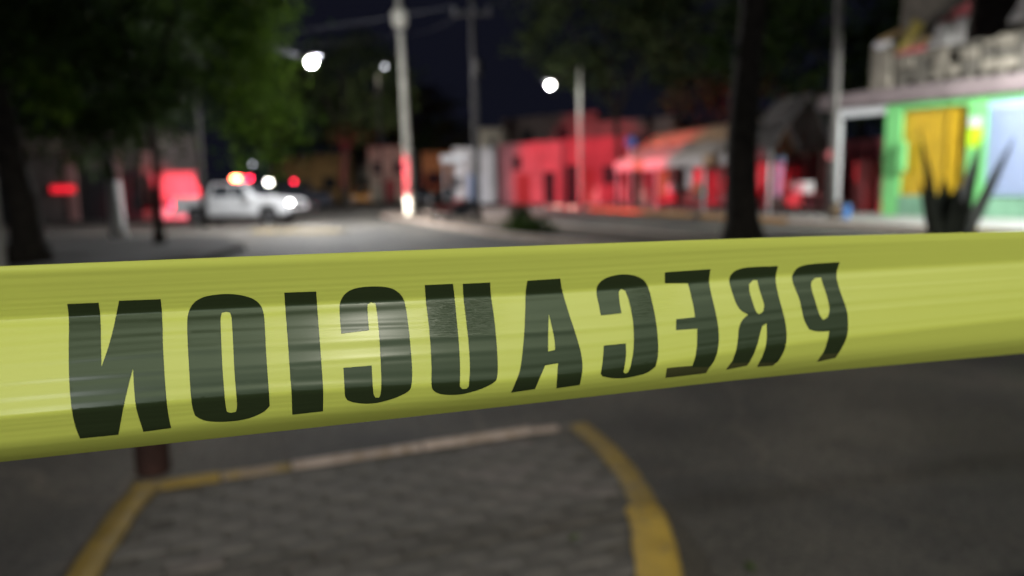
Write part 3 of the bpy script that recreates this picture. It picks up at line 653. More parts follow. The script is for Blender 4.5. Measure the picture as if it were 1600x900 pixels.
# ================================================================ PICKUPS AND CARS
def wheel(t, x, y, r_=.36, wd=.24):
    s = 1 if y > 0 else -1
    o = MB().tube([(0, -wd / 2, 0), (0, -wd * .42, 0), (0, wd * .42, 0), (0, wd / 2, 0)], [r_ * .86, r_, r_, r_ * .86], 22).build('wheel', 'rubber', t, smooth=False)
    o.location = (x, y, r_)
    MB().tube([(0, s * (wd / 2 - .03), 0), (0, s * (wd / 2 + .012), 0)], [r_ * .62, r_ * .55], 16).build('rim', 'chrome', o)
def pickup(label, loc, rz, paint, bar_on, grp=None, lamps=True):
    t = thing('police_pickup', label, 'pickup truck', loc, rz, grp)
    def arch(cx): return [(cx + .46 * math.cos(a), .40 + .46 * math.sin(a)) for a in [math.pi * k / 8 for k in range(8, -1, -1)]]
    prof = [(-2.68, .52), (-2.13, .45)] + arch(-1.62) + [(-1.1, .38), (1.2, .38)] + arch(1.72) + [(2.25, .42), (2.66, .46), (2.72, .62), (2.70, .86), (2.62, 1.0), (2.3, 1.08), (1.28, 1.16), (-1.02, 1.12), (-1.06, 1.12), (-2.66, 1.12)]
    body = MB(); body.prism(prof, -.90, .90, 'y'); body.build('body', paint, t, bevel=.05)
    # bed rails stand proud round an open bed
    for y in (-.86, .86): box('bed_rail', paint, t, (-1.87, y, 1.16), (1.62, .08, .10), bevel=.02)
    box('tailgate', paint, t, (-2.70, 0, .86), (.07, 1.66, .56), bevel=.02)
    cab = MB()
    lo = [(-1.05, 1.12), (1.28, 1.14)]; hi = [(-.88, 1.74), (.45, 1.76)]
    vs = []
    for s, wl, wh in ((-1, .88, .70), (1, .88, .70)):
        vs += [(lo[0][0], s * wl, lo[0][1]), (lo[1][0], s * wl, lo[1][1]), (hi[1][0], s * wh, hi[1][1]), (hi[0][0], s * wh, hi[0][1])]
    cab.add(vs, [(0, 1, 2, 3), (7, 6, 5, 4), (0, 4, 5, 1), (1, 5, 6, 2), (2, 6, 7, 3), (3, 7, 4, 0)])
    cab.build('cab', paint, t, bevel=.05)
    def side(s, x0, x1, x2, x3):
        f = lambda x, z: (x, s * (.895 - (z - 1.12) / .67 * .18), z)
        q = MB().add([f(x0, 1.20), f(x1, 1.20), f(x2, 1.68), f(x3, 1.68)], [(0, 1, 2, 3)]); q.build('side_window', 'glass', t, solid=.02)
    for s in (-1, 1):
        side(s, .12, 1.02, .42, .12); side(s, -.80, .02, .02, -.74)
        for x0 in (-.38, .62):
            d = box('door_panel', paint, t, (x0, s * .905, .82), (.92 if x0 > 0 else .86, .02, .56), bevel=.008)
            box('handle', 'darkmetal', d, (x0 - .28, s * .925, 1.0), (.2, .03, .035))
        box('mirror', paint, t, (.98, s * 1.0, 1.22), (.14, .2, .2), bevel=.03)
        box('side_step', 'black', t, (0.05, s * .86, .34), (2.1, .16, .06))
        box('wheel_well', 'black', t, (1.72, s * .62, .52), (.8, .5, .5)); box('wheel_well', 'black', t, (-1.62, s * .62, .52), (.8, .5, .5))
    MB().add([(1.22, -.74, 1.2), (1.22, .74, 1.2), (.52, .63, 1.74), (.52, -.63, 1.74)], [(0, 1, 2, 3)]).build('windscreen', 'glass', t, solid=.02)
    MB().add([(-1.05, -.7, 1.22), (-1.05, .7, 1.22), (-.93, .62, 1.68), (-.93, -.62, 1.68)], [(0, 1, 2, 3)]).build('rear_window', 'glass', t, solid=.02)
    for x in (-1.62, 1.72):
        for y in (-.80, .80): wheel(t, x, y)
    box('front_bumper', 'black', t, (2.70, 0, .52), (.16, 1.76, .24), bevel=.04)
    box('rear_bumper', 'black', t, (-2.76, 0, .5), (.12, 1.7, .16), bevel=.03)
    box('grille', 'black', t, (2.69, 0, .83), (.05, 1.0, .22), bevel=.02)
    for s in (-1, 1):
        box('headlight', 'headlamp' if lamps and s < 0 else 'chrome', t, (2.64, s * .74, .86), (.12, .28, .17), bevel=.04)
        box('taillight', 'redsoft' if lamps else 'reddoor', t, (-2.70, s * .82, .88), (.06, .12, .32), bevel=.02)
    lb = box('light_bar', 'black', t, (.15, 0, 1.86), (.30, 1.3, .07), bevel=.02)
    for i, y in enumerate((-.48, -.16, .16, .48)):
        box('beacon', bar_on[i], lb, (.15, y, 1.955), (.24, .26, .12), bevel=.03)
    box('roll_bar', 'black', t, (-1.25, 0, 1.62), (.07, 1.5, .07)); 
    for s in (-1, 1): box('roll_bar_leg', 'black', t, (-1.25, s * .72, 1.36), (.07, .07, .5))
    return t
PK = Vector((-11.75, 32.4, 0)); PR = R(-10)
pickup('white police pickup parked across the street with glowing headlights and a red beacon', PK, PR, 'white', ['redlamp', 'redsoft', 'black', 'redsoft'], 'emergency pickups')
pickup('dark emergency pickup half hidden behind the white police pickup', (-14.5, 49, 0), R(4), 'darkcar', ['black', 'black', 'redsoft', 'redsoft'], 'emergency pickups', lamps=False)
def work_light():
    p = at(420, 285, 47.5)
    t = thing('work_light', 'white flood light on a thin stand behind the pickup bonnet', 'flood light', (p.x, p.y, 0))
    tube('stand', 'darkmetal', t, [(0, .1, 0), (0, .1, p.z)], .03)
    box('lamp_housing', 'darkmetal', t, (0, .06, p.z), (.42, .12, .34), bevel=.02)
    box('lamp_lens', mat('flood_glow', (1, .97, .86), emit=22, var=0), t, (0, -.02, p.z), (.32, .04, .24), bevel=.01)
work_light()
def car(label, loc, rz, paint, grp='cars parked far down the street'):
    t = thing('parked_car', label, 'car', loc, rz, grp)
    def arch(cx): return [(cx + .38 * math.cos(a), .33 + .36 * math.sin(a)) for a in [math.pi * k / 6 for k in range(6, -1, -1)]]
    prof = [(-2.05, .4)] + arch(-1.25) + [(-.8, .28), (.85, .28)] + arch(1.3) + [(2.05, .36), (2.1, .62), (1.9, .80), (1.1, .92), (-1.5, .95), (-2.05, .90)]
    MB().prism(prof, -.84, .84, 'y').build('body', paint, t, bevel=.06)
    cab = MB(); vs = []
    for s in (-1, 1): vs += [(-1.5, s * .8, .93), (1.05, s * .8, .92), (.35, s * .62, 1.42), (-.95, s * .62, 1.42)]
    cab.add(vs, [(0, 1, 2, 3), (7, 6, 5, 4), (0, 4, 5, 1), (1, 5, 6, 2), (2, 6, 7, 3), (3, 7, 4, 0)]); cab.build('cab', paint, t, bevel=.05)
    for s in (-1, 1):
        f = lambda x, z: (x, s * (.81 - (z - .93) / .49 * .18), z)
        MB().add([f(-1.15, .99), f(.72, .99), f(.28, 1.34), f(-.85, 1.34)], [(0, 1, 2, 3)]).build('side_window', 'glass', t, solid=.02)
        box('headlight', 'chrome', t, (2.05, s * .62, .66), (.08, .3, .14), bevel=.02); box('taillight', 'reddoor', t, (-2.05, s * .66, .74), (.06, .26, .14), bevel=.02)
        for x in (-1.25, 1.3): wheel(t, x, s * .76, .32, .2)
    MB().add([(1.0, -.68, .98), (1.0, .68, .98), (.42, .56, 1.38), (.42, -.56, 1.38)], [(0, 1, 2, 3)]).build('windscreen', 'glass', t, solid=.02)
    box('front_bumper', 'black', t, (2.08, 0, .42), (.1, 1.5, .14), bevel=.03)
car('small orange car parked front on below the far tree with the red lit trunk', (-12.2, 61, 0), R(-80), 'orangecar')
car('dark car parked behind the tall pale pole', (-7.4, 62, 0), R(-75), 'darkcar')
car('grey car parked left of the small orange car', (-15.4, 60, 0), R(-70), 'greycar')
car('dark car standing crosswise between the pale pole and the white kiosk', (-5.0, 65.5, 0), R(10), 'darkcar')
# emergency lights of the pickup
RED = (1, 0.02, 0.075); PB = ground(641, 339)
spot(PK + Matrix.Rotation(PR, 3, 'Z') @ Vector((.35, .2, 2.25)), PB + Vector((0, 0, 1.9)), 18000, RED, 19, .6)
spot(PK + Matrix.Rotation(PR, 3, 'Z') @ Vector((.35, .4, 2.25)), (3.4, 50, 1.7), 21000, RED, 27, .4)
spot(PK + Matrix.Rotation(PR, 3, 'Z') @ Vector((.38, .0, 2.25)), (6.4, 39, 2.3), 27000, RED, 26, .6)
spot(PK + Matrix.Rotation(PR, 3, 'Z') @ Vector((-.2, .4, 2.25)), (-16.4, 36.2, 1.2), 4200, RED, 36, .6)
spot(Vector((-14.2, 49.3, 2.3)), (-12.6, 55, 3.4), 2600, RED, 40, .6)
hl = PK + Matrix.Rotation(PR, 3, 'Z') @ Vector((2.85, .74, .86))
spot(hl, PB + Vector((0, 0, .55)), 26000, (1, .93, .86), 12, .8)
spot(PK + Matrix.Rotation(PR, 3, 'Z') @ Vector((2.85, -.74, .86)), (-4, 26, 0), 500, (1, .95, .9), 70, .9)

# motorcycle by the median
def motorcycle():
    p = ground(716, 352); t = thing('motorcycle', 'dark motorcycle standing at the median edge by the thin pole', 'motorcycle', p, R(25))
    for x, nm in ((-.66, 'rear'), (.66, 'front')):
        w_ = MB(); ring = []
        n, k = 24, 8
        vs = [((.27 + .06 * math.cos(2 * math.pi * j / k)) * math.cos(2 * math.pi * i / n), .055 * math.sin(2 * math.pi * j / k), (.27 + .06 * math.cos(2 * math.pi * j / k)) * math.sin(2 * math.pi * i / n)) for i in range(n) for j in range(k)]
        fs = [(i * k + j, i * k + (j + 1) % k, ((i + 1) % n) * k + (j + 1) % k, ((i + 1) % n) * k + j) for i in range(n) for j in range(k)]
        o = w_.add(vs, fs).build('wheel', 'rubber', t, smooth=True); o.location = (x, 0, .33)
        MB().tube([(0, -.05, 0), (0, .05, 0)], [.07, .07], 10).build('hub', 'chrome', o)
        for q in range(3):
            a = math.pi * q / 3; MB().tube([(-.24 * math.cos(a), 0, -.24 * math.sin(a)), (.24 * math.cos(a), 0, .24 * math.sin(a))], .015, 6).build('spoke', 'metal', o)
    tube('frame', 'darkmetal', t, [(-.66, .09, .33), (-.15, .1, .4), (.2, .05, .5), (.42, 0, .88), (-.1, 0, .78), (-.55, 0, .72)], .03)
    for s in (-1, 1): tube('fork', 'chrome', t, [(.66, s * .08, .33), (.40, s * .08, .98)], .025)
    MB().sphere((.12, 0, .86), (.27, .15, .14), 14, 8).build('tank', 'reddoor', t, smooth=True)
    MB().box((-.38, 0, .82), (.6, .24, .10), ry=.08).build('seat', 'black', t, bevel=.04)
    MB().box((.0, 0, .45), (.34, .26, .30)).build('engine', 'metal', t, bevel=.05)
    tube('exhaust', 'chrome', t, [(.1, -.15, .36), (-.3, -.17, .3), (-.85, -.18, .38)], .045)
    tube('handlebar', 'darkmetal', t, [(.32, -.36, 1.04), (.40, -.12, 1.0), (.40, .12, 1.0), (.32, .36, 1.04)], .018)
    MB().sphere((.52, 0, .88), (.09, .1, .1), 10, 6).build('headlamp', 'glass', t, smooth=True)
    MB().box((-.80, 0, .74), (.06, .14, .08)).build('tail_light', 'redcloth', t, bevel=.015)
    MB().box((-.72, 0, .66), (.34, .16, .03), ry=.5).build('mudguard', 'darkmetal', t)
    MB().box((.62, 0, .69), (.40, .14, .03), ry=.15).build('mudguard', 'darkmetal', t)
    MB().prism([(-.25, .42), (.35, .30), (.62, .62), (.56, .98), (.30, .92), (-.1, .74)], -.15, .15, 'y').build('fairing', 'darkcar', t, bevel=.04)
    MB().prism([(-.85, .62), (-.3, .55), (-.2, .76), (-.75, .80), (-.95, .76)], -.13, .13, 'y').build('tail_fairing', 'reddoor', t, bevel=.03)
    MB().box((-.92, 0, .98), (.4, .42, .34)).build('top_case', 'black', t, bevel=.05)
    tube('stand', 'darkmetal', t, [(-.1, .1, .35), (-.12, .3, .01)], .015)
motorcycle()

# ================================================================ TREES
def foliage(rng, centre, rad, clumps, per, spread, size, lo=0.55):
    mb = MB(); vs = mb.v; fs = mb.f
    for _ in range(clumps):
        while True:
            q = Vector((rng.uniform(-1, 1), rng.uniform(-1, 1), rng.uniform(-1, 1)))
            if lo < q.length < 1: break
        c = Vector((centre[0] + q.x * rad[0], centre[1] + q.y * rad[1], centre[2] + q.z * rad[2]))
        sp = spread * rng.uniform(.6, 1.3)
        for _ in range(per):
            p = c + Vector((rng.gauss(0, sp), rng.gauss(0, sp), rng.gauss(0, sp * .6)))
            a = Vector((rng.uniform(-1, 1), rng.uniform(-1, 1), rng.uniform(-1, .35))).normalized()
            b_ = a.orthogonal().normalized(); b_ = Matrix.Rotation(rng.uniform(0, 6.3), 3, a) @ b_
            s = size * rng.uniform(.6, 1.35); i = len(vs)
            vs += [tuple(p), tuple(p + a * s * .5 + b_ * s * .28), tuple(p + a * s), tuple(p + a * s * .5 - b_ * s * .28)]
            fs.append((i, i + 1, i + 2, i + 3))
    mb.mi = [0] * len(fs)
    me = bpy.data.meshes.new('crown'); me.from_pydata(vs, [], fs)
    return me
def tree(label, base, trunk, crown_c, crown_r, leaf, clumps, per, spread, size, seed, lime=0.0, fork=None, grp='street trees', lo=.55):
    rng = random.Random(seed)
    t = thing('street_tree', label, 'tree', base, 0, grp)
    th, tr_ = trunk; cc = Vector(crown_c) - Vector(base)
    fk = Vector((cc.x * .08, cc.y * .08, th))
    tk = MB(); n = 9; pts = []; rd = []
    for i in range(n):
        k = i / (n - 1); pts.append((fk.x * k + .05 * tr_ * 6 * math.sin(k * 5 + seed), fk.y * k + .05 * math.cos(k * 4 + seed), th * k))
        rd.append(tr_ * (1 + .55 * max(0, 1 - k * th / 0.7) ** 2 - .35 * k))
    tk.tube(pts, rd, 12).build('trunk', 'bark', t, smooth=True)
    for i in range(5):
        a = 2 * math.pi * i / 5 + seed; e = cc + Vector((math.cos(a) * crown_r[0] * .6, math.sin(a) * crown_r[1] * .6, rng.uniform(-.1, .55) * crown_r[2]))
        f0 = Vector(pts[-1]) - Vector((0, 0, .15)); mid_ = f0.lerp(e, .5) + Vector((0, 0, .1 * crown_r[2]))
        MB().tube([f0, mid_, e], [tr_ * .5, tr_ * .32, tr_ * .08], 7).build('limb', 'bark', t, smooth=True)
    me = foliage(rng, cc, crown_r, clumps, per, spread, size, lo); me.materials.append(M_[leaf])
    o = bpy.data.objects.new('crown', me); col.objects.link(o); o.parent = t; o['kind'] = 'stuff'
    return t
def extra_leaves(t, c, r_, leaf, clumps, per, spread, size, seed, name='low_branch'):
    me = foliage(random.Random(seed), Vector(c) - t.location, r_, clumps, per, spread, size, 0); me.materials.append(M_[leaf]); me.name = name
    o = bpy.data.objects.new(name, me); col.objects.link(o); o.parent = t; o['kind'] = 'stuff'
# left row
tB = tree('leafy street tree nearest the pickup with a thin black trunk', (-8.9, 18.8, .15), (3.2, .11), (-9.6, 19.6, 6.4), (3.7, 3.0, 4.0), 'leaf_near', 280, 80, .46, .17, 11)
extra_leaves(tB, (-6.5, 19.2, 5.2), (1.0, 1.4, 3.4), 'leaf_lime_lit', 70, 90, .4, .14, 5)  # paler leaves paint the lamp-lit right edge of the crown
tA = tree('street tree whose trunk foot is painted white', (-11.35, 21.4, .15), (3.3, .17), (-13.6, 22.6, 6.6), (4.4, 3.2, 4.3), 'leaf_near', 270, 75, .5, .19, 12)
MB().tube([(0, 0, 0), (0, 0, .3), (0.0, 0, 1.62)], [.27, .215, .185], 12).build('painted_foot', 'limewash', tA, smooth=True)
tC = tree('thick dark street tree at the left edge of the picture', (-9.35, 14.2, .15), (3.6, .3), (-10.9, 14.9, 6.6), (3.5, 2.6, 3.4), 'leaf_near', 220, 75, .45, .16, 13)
extra_leaves(tC, at(80, 150, 11.5), (.25, .5, .45), 'leaf_lime_lit', 12, 24, .16, .15, 8, 'low_branch')  # sprig coloured pale as if lamplit
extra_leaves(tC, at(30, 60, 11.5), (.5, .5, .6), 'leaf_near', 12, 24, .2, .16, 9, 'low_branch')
t = thing('post', 'pale concrete post cut by the left edge of the picture', 'post', (-5.64, 8, .15))
MB().tube([(0, 0, 0), (0, 0, 1.55), (0, 0, 1.6)], [.14, .13, .11], 12).build('shaft', 'concrete', t, bevel=.01); MB().sphere((0, 0, 1.62), (.12, .12, .06), 12, 6).build('cap', 'concrete', t, smooth=True)
# far trees
tM = tree('far tree with its trunk lit red behind the small orange car', (-12.6, 57, .0), (4.2, .36), (-12.0, 58, 9.0), (4.8, 4, 4.0), 'leaf_far', 110, 36, .7, .42, 21, grp='trees far down the street')
tree('far dark tree left of the tree with the red trunk', (-20.5, 66, .0), (4.2, .3), (-19.5, 66, 8.4), (5.2, 4, 4.6), 'leaf_far', 110, 34, .8, .5, 22, grp='trees far down the street')
tree('far green tree over the ochre house between the two poles', (-7.8, 78, .0), (3.0, .25), (-7.4, 78, 6.3), (4.0, 3, 2.4), 'leaf_far', 70, 34, .6, .42, 23, grp='trees far down the street')
tree('far broad tree closing the end of the street', (-15, 92, .0), (4.5, .4), (-15.0, 92, 9.5), (8.5, 4, 5.5), 'leaf_far', 130, 34, 1.0, .7, 24, grp='trees far down the street')
# right side
tree('tall tree behind the right lamp over the red lit houses', (6.6, 45.5, .15), (5.2, .22), (5.6, 45, 11.0), (5.6, 4.0, 4.6), 'leaf_far', 170, 38, .65, .36, 31, grp='trees behind the market')
tree('dark tree rising behind the orange market awning', (12.4, 41.5, .15), (4.4, .26), (11.0, 41.5, 9.4), (4.8, 4.0, 4.8), 'leaf_far', 150, 38, .65, .36, 32, grp='trees behind the market')
tree('dark tree rising behind the grey market awning', (17.0, 36.0, .15), (4.0, .3), (15.2, 36, 8.6), (4.8, 3.5, 5.0), 'leaf_near', 150, 38, .6, .34, 33, grp='trees behind the market')
tree('black tree behind the open bay of the green shop', (24, 37.0, .15), (4.0, .3), (21.5, 38, 8.4), (4.5, 3.5, 5.0), 'leaf_near', 130, 36, .6, .36, 34, grp='trees behind the market')
tD = tree('thick black tree trunk standing on the median in front of the market', (4.1, 13, .12), (5.6, .30), (4.4, 13.3, 8.6), (3.4, 2.8, 3.4), 'leaf_near', 130, 40, .45, .24, 41)
extra_leaves(tD, at(1122, 78, 13.0), (.12, .2, .35), 'leaf_bush', 9, 22, .13, .13, 6, 'trunk_shoot')
extra_leaves(tD, at(1245, 25, 13.3), (.5, .5, .35), 'leaf_near', 10, 22, .2, .17, 7)
# bushes on the median
def bush(label, c, r_, seed, n=26, leaf='leaf_bush', size=.13):
    t = thing('bush', label, 'bush', (c[0], c[1], .13), 0, 'bushes on the median')
    me = foliage(random.Random(seed), (0, 0, r_[2] * .7), r_, n, 40, .12, size, .2); me.materials.append(M_[leaf])
    o = bpy.data.objects.new('foliage', me); col.objects.link(o); o.parent = t; o['kind'] = 'stuff'
    for i in range(4): tube('stem', 'bark', t, [(0, 0, 0), (r_[0] * .4 * math.cos(i * 1.6), r_[1] * .4 * math.sin(i * 1.6), r_[2] * .9)], .02, 6)
c = ground(826, 362, .13); bush('low wide green bush on the median right of the motorcycle', c, (.85, .7, .22), 61, 34)
c = ground(812, 359, .13); bush('small dark upright shrub in the low green bush', c, (.16, .16, .42), 62, 14, 'leaf_near', .16)
# agave
def agave():
    p = Vector((6.27, 10.6, .13)); t = thing('agave', 'large dark agave with stiff pointed leaves in front of the yellow gate', 'agave', p)
    spec = [(168, 2.05, 13), (185, 1.35, 21), (-100, 1.25, 9), (-30, 1.55, 10), (5, 1.95, 13), (-8, 2.1, 25), (80, 1.35, 11)]
    for az, ln, lean in spec:
        a = R(az); d = Vector((math.cos(a), math.sin(a), 0)); s = Vector((-math.sin(a), math.cos(a), 0)); rows = []
        for k in range(9):
            f = k / 8; th = R(lean * (1.35 - .6 * f)); 
            pos = d * (.07 + math.sin(R(lean)) * ln * f * (1 - .18 * f)) + Vector((0, 0, math.cos(R(lean)) * ln * f))
            wd = .23 * (math.sin(min(1, f * 1.6 + .5) * math.pi / 2)) * (1 - f ** 2.2) + .003
            nrm_ = (d * math.cos(th) - Vector((0, 0, math.sin(th)))) * -1
            rows.append([pos - s * wd + nrm_ * wd * .35, pos, pos + s * wd + nrm_ * wd * .35, pos - nrm_ * (.05 * (1 - f) + .004)])
        vs = [q for r_ in rows for q in r_]
        fs = [(i * 4 + j, i * 4 + (j + 1) % 4, (i + 1) * 4 + (j + 1) % 4, (i + 1) * 4 + j) for i in range(8) for j in range(4)] + [(0, 1, 2, 3)]
        MB().add(vs, fs).build('leaf', 'agave', t, smooth=True)
agave()
def tyre(label, x, y, Y):
    p = at(x, y, Y); n, k = 24, 10
    vs = [((.26 + .1 * math.cos(2 * math.pi * j / k)) * math.cos(2 * math.pi * i / n), .09 * math.sin(2 * math.pi * j / k), (.26 + .1 * math.cos(2 * math.pi * j / k)) * math.sin(2 * math.pi * i / n)) for i in range(n) for j in range(k)]
    fs = [(i * k + j, i * k + (j + 1) % k, ((i + 1) % n) * k + (j + 1) % k, ((i + 1) % n) * k + j) for i in range(n) for j in range(k)]
    o = MB().add(vs, fs).build('half_buried_tyre', 'rubber', smooth=True); o.location = (p.x, p.y, .14); o.rotation_euler = (0, 0, R(-20)); tag(o, label, 'tyre', 'half buried tyres on the median')
# ================================================================ GREEN SHOP ON THE RIGHT
def shop():
    t = thing('green_shop', 'bright green corner shop with yellow gate, pale shutter and unfinished rough storey above', 'shop', (12.2, 28.3, .15), math.atan2(-.813, .583))
    X1 = 13.5
    # ground floor: piers and lintel round the openings
    box('wall', 'green', t, (2.235, .15, 1.95), (.57, .30, 3.9)).name = 'pier'
    box('pier', 'green', t, (4.93, .15, 1.95), (.52, .30, 3.9))
    box('pier', 'green', t, (9.2, .15, 1.95), (.9, .30, 3.9))
    box('lintel', 'green', t, (3.595, .15, 3.80), (2.15, .28, .25)); box('lintel', 'green', t, (6.97, .15, 3.82), (3.56, .28, .2))
    box('skirting', 'greenskirt', t, (3.595, .14, .36), (2.15, .30, .72)); box('skirting', 'greenskirt', t, (6.97, .14, .33), (3.56, .30, .66))
    box('side_wall', 'brownwall', t, (2.2, 3.9, 1.95), (.25, 7.2, 3.9)); box('rear_wall', 'brownwall', t, (6.5, 7.6, 1.95), (13.5, .2, 3.9))
    box('pier', 'green', t, (11.6, .15, 1.95), (3.9, .30, 3.9))
    # white framed bay at the corner
    box('corner_post', 'white', t, (0.05, .15, 1.8), (.28, .28, 3.6), bevel=.02)
    box('beam', 'white', t, (.97, .15, 3.75), (2.1, .26, .30), bevel=.02)
    box('bay_floor', 'concrete', t, (.95, 2.5, .03), (2.2, 5, .06))
    # slab
    box('roof_slab', 'mauve', t, (6.2, 3.8, 4.18), (13.6, 7.9, .52), bevel=.02)
    # yellow gate: leaf with bars
    gt = box('gate', 'yellowgate', t, (3.595, .20, 2.20), (2.15, .04, 2.95))
    box('gate_frame', 'gatebar', gt, (3.595, .15, 3.62), (2.14, .06, .10))
    box('gate_frame', 'gatebar', gt, (3.595, .15, .78), (2.14, .06, .10))
    for i in range(13): MB().box((2.58 + i * .168, .135, 2.2), (.022, .02, 2.74)).build('bar', 'gatebar', gt)
    for i in range(14): MB().box((3.595, .165, .95 + i * .193), (2.12, .02, .022)).build('rail', 'gatebar', gt)
    box('gate_post', 'gatebar', gt, (4.05, .12, 2.2), (.07, .05, 2.74))
    # roller shutter: slats
    sh = box('shutter_box', 'shutter', t, (6.97, .16, 3.60), (3.5, .18, .22))
    box('shutter_back', 'darkmetal', t, (6.97, .2, 2.1), (3.5, .04, 2.9))
    for i in range(17): MB().prism([(.17, .012), (.10, .035), (.09, .075), (.10, .115), (.17, .138)], 5.22, 8.72, 'x').build('slat', 'shutter', t, loc=(0, 0, .70 + i * .166))
    # notices on the pier, box on the wall
    box('notice', 'lime', t, (4.90, -.012, 2.60), (.42, .02, .62)); box('notice', 'paper', t, (4.88, -.012, 3.08), (.36, .02, .28))
    mbx = MB().box((2.62, -.09, 2.05), (.34, .18, 1.05)); mbx.build('meter_cabinet', 'green', t, bevel=.06)
    # rough storey above
    rr = random.Random(5)
    x = 2.15
    while x < 12.2:
        w_ = rr.uniform(.42, .75); z = 4.44 + .2
        for h_ in (rr.uniform(.34, .44), rr.uniform(.32, .42), rr.uniform(.18, .4)):
            MB().box((x + w_ / 2 + rr.uniform(-.05, .05), .12 + rr.uniform(-.07, .07), z + h_ / 2), (w_ - .03, .3 + rr.uniform(-.05, .08), h_ - .025), rz=rr.uniform(-.07, .07), ry=rr.uniform(-.05, .05)).build('block', 'block' if rr.random() < .6 else 'blockdark', t, bevel=.03); z += h_
        MB().box((x + w_ * .4, .1, 4.54), (w_ * .5, .22, .2)).build('footing', 'blockdark', t, bevel=.02)
        x += w_
    box('coping_bed', 'blockdark', t, (7.2, .45, 4.9), (10, .2, .9))
    box('corner_pillar', 'block', t, (1.72, .1, 5.2), (.72, .5, 1.52), bevel=.05)
    MB().sphere((1.72, .1, 5.95), (.42, .3, .26), 12, 8).build('pillar_cap', 'paper', t, smooth=True)
    box('upper_wall', 'blockdark', t, (7.4, 2.8, 6.1), (11, .2, 3.3)); box('upper_wall', 'block', t, (5.9, 1.3, 6.6), (.9, .5, 4.3), bevel=.03)
    MB().prism([(2.0, 6.05), (2.5, 5.95), (3.4, 6.2), (4.5, 7.4), (4.5, 9), (2.1, 9)], .5, .9, 'y').build('stair_wall', 'block', t, bevel=.03)
    MB().prism([(2.35, 6.1), (2.75, 5.9), (4.9, 7.6), (4.5, 7.9)], .42, .52, 'y').build('stair_edge', 'blockdark', t, bevel=.02)
    # goods and sheets stacked on the parapet
    def sh_(name, pts, m, y0):
        MB().sheet(lambda a, b: tuple(Vector(pts[0]).lerp(Vector(pts[1]), a).lerp(Vector(pts[3]).lerp(Vector(pts[2]), a), b) + Vector((0, .05 * math.sin(a * 9 + b * 4), 0))), 10, 8).build(name, m, t, smooth=True, solid=.02)
    sh_('hung_sheet', [(3.25, -.1, 5.62), (4.42, -.1, 5.60), (4.55, -.1, 6.45), (3.6, -.1, 6.35)], 'oldsheet', 0)
    sh_('hung_sheet', [(3.58, -.1, 6.36), (4.55, -.1, 6.46), (4.62, -.1, 6.95), (4.1, -.1, 6.72)], 'redcloth', 0)
    sh_('hung_sheet', [(5.6, -.1, 6.0), (7.2, -.1, 6.0), (7.2, -.1, 7.4), (6.2, -.1, 7.0)], 'oldsheet', 0)
    for i, (a, b_, m_) in enumerate([((2.2, -.05, 5.66), (3.3, -.08, 5.95), 'plank'), ((2.35, -.08, 5.75), (3.1, -.1, 6.45), 'plankyellow'), ((2.25, 0, 5.6), (3.2, -.05, 5.66), 'redcloth'), ((1.6, -.12, 6.1), (2.5, -.05, 6.35), 'plank'), ((2.6, -.12, 5.9), (2.9, -.12, 6.6), 'plankyellow')]):
        A, B = Vector(a), Vector(b_); c = (A + B) / 2; d = B - A
        MB().box(c, (d.length, .16, .17), ry=-math.atan2(d.z, d.x)).build('plank', m_, t, bevel=.01)
    return t
shop()
# things in the open bay and on the shop pavement
def shp(s, n, z=.15): return (12.2 + .583 * s + .813 * n, 28.3 - .813 * s + .583 * n, z)
def crate(label, loc, rz, d, m, grp='market crates'):
    t = thing('crate', label, 'crate', loc, rz, grp); x, y, z = d
    box('base', m, t, (0, 0, .02), (x, y, .04))
    for s in (-1, 1):
        box('side_panel', m, t, (0, s * (y / 2 - .015), z / 2 + .02), (x, .03, z - .05)); box('end_panel', m, t, (s * (x / 2 - .015), 0, z / 2 + .02), (.03, y - .07, z - .05))
        for q in (-1, 1): box('corner_post', m, t, (s * (x / 2 - .04), q * (y / 2 - .04), z / 2 + .03), (.05, .05, z))
crate('tall red crate standing inside the open white bay', shp(.75, 1.2, .22), .3, (.8, .7, 1.9), 'redcloth')
crate('low red crate beside the tall one in the open white bay', shp(1.6, 1.4, .22), .2, (.9, .7, 1.3), 'redcloth')
spot(PK + Vector((.5, 0, 2.25)), shp(1.1, 1.2, 1.4), 26000, RED, 7, .5)
p = Vector((11.35, 25.2, .15)); t = thing('bucket', 'blue plastic bucket at the foot of the grey pole', 'bucket', p)
MB().tube([(0, 0, 0), (0, 0, .02), (0, 0, .42)], [.14, .15, .19], 16).build('pail', 'bluebucket', t); MB().tube([(0, 0, .40), (0, 0, .44)], [.205, .205], 16).build('rim', 'bluebucket', t)
tube('handle', 'metal', t, [(-.2, 0, .4), (-.14, -.16, .5), (.14, -.16, .5), (.2, 0, .4)], .012)
s_ = MB().sphere((0, 0, .24), (.24, .2, .26), 12, 8); s_.tube([(0, 0, .44), (0.02, 0, .52), (.05, 0, .58)], [.06, .05, .09], 8)
o = s_.build('sack', 'sack', smooth=True); o.location = (11.0, 25.12, .15); tag(o, 'brown tied sack leaning at the foot of the grey pole', 'sack')

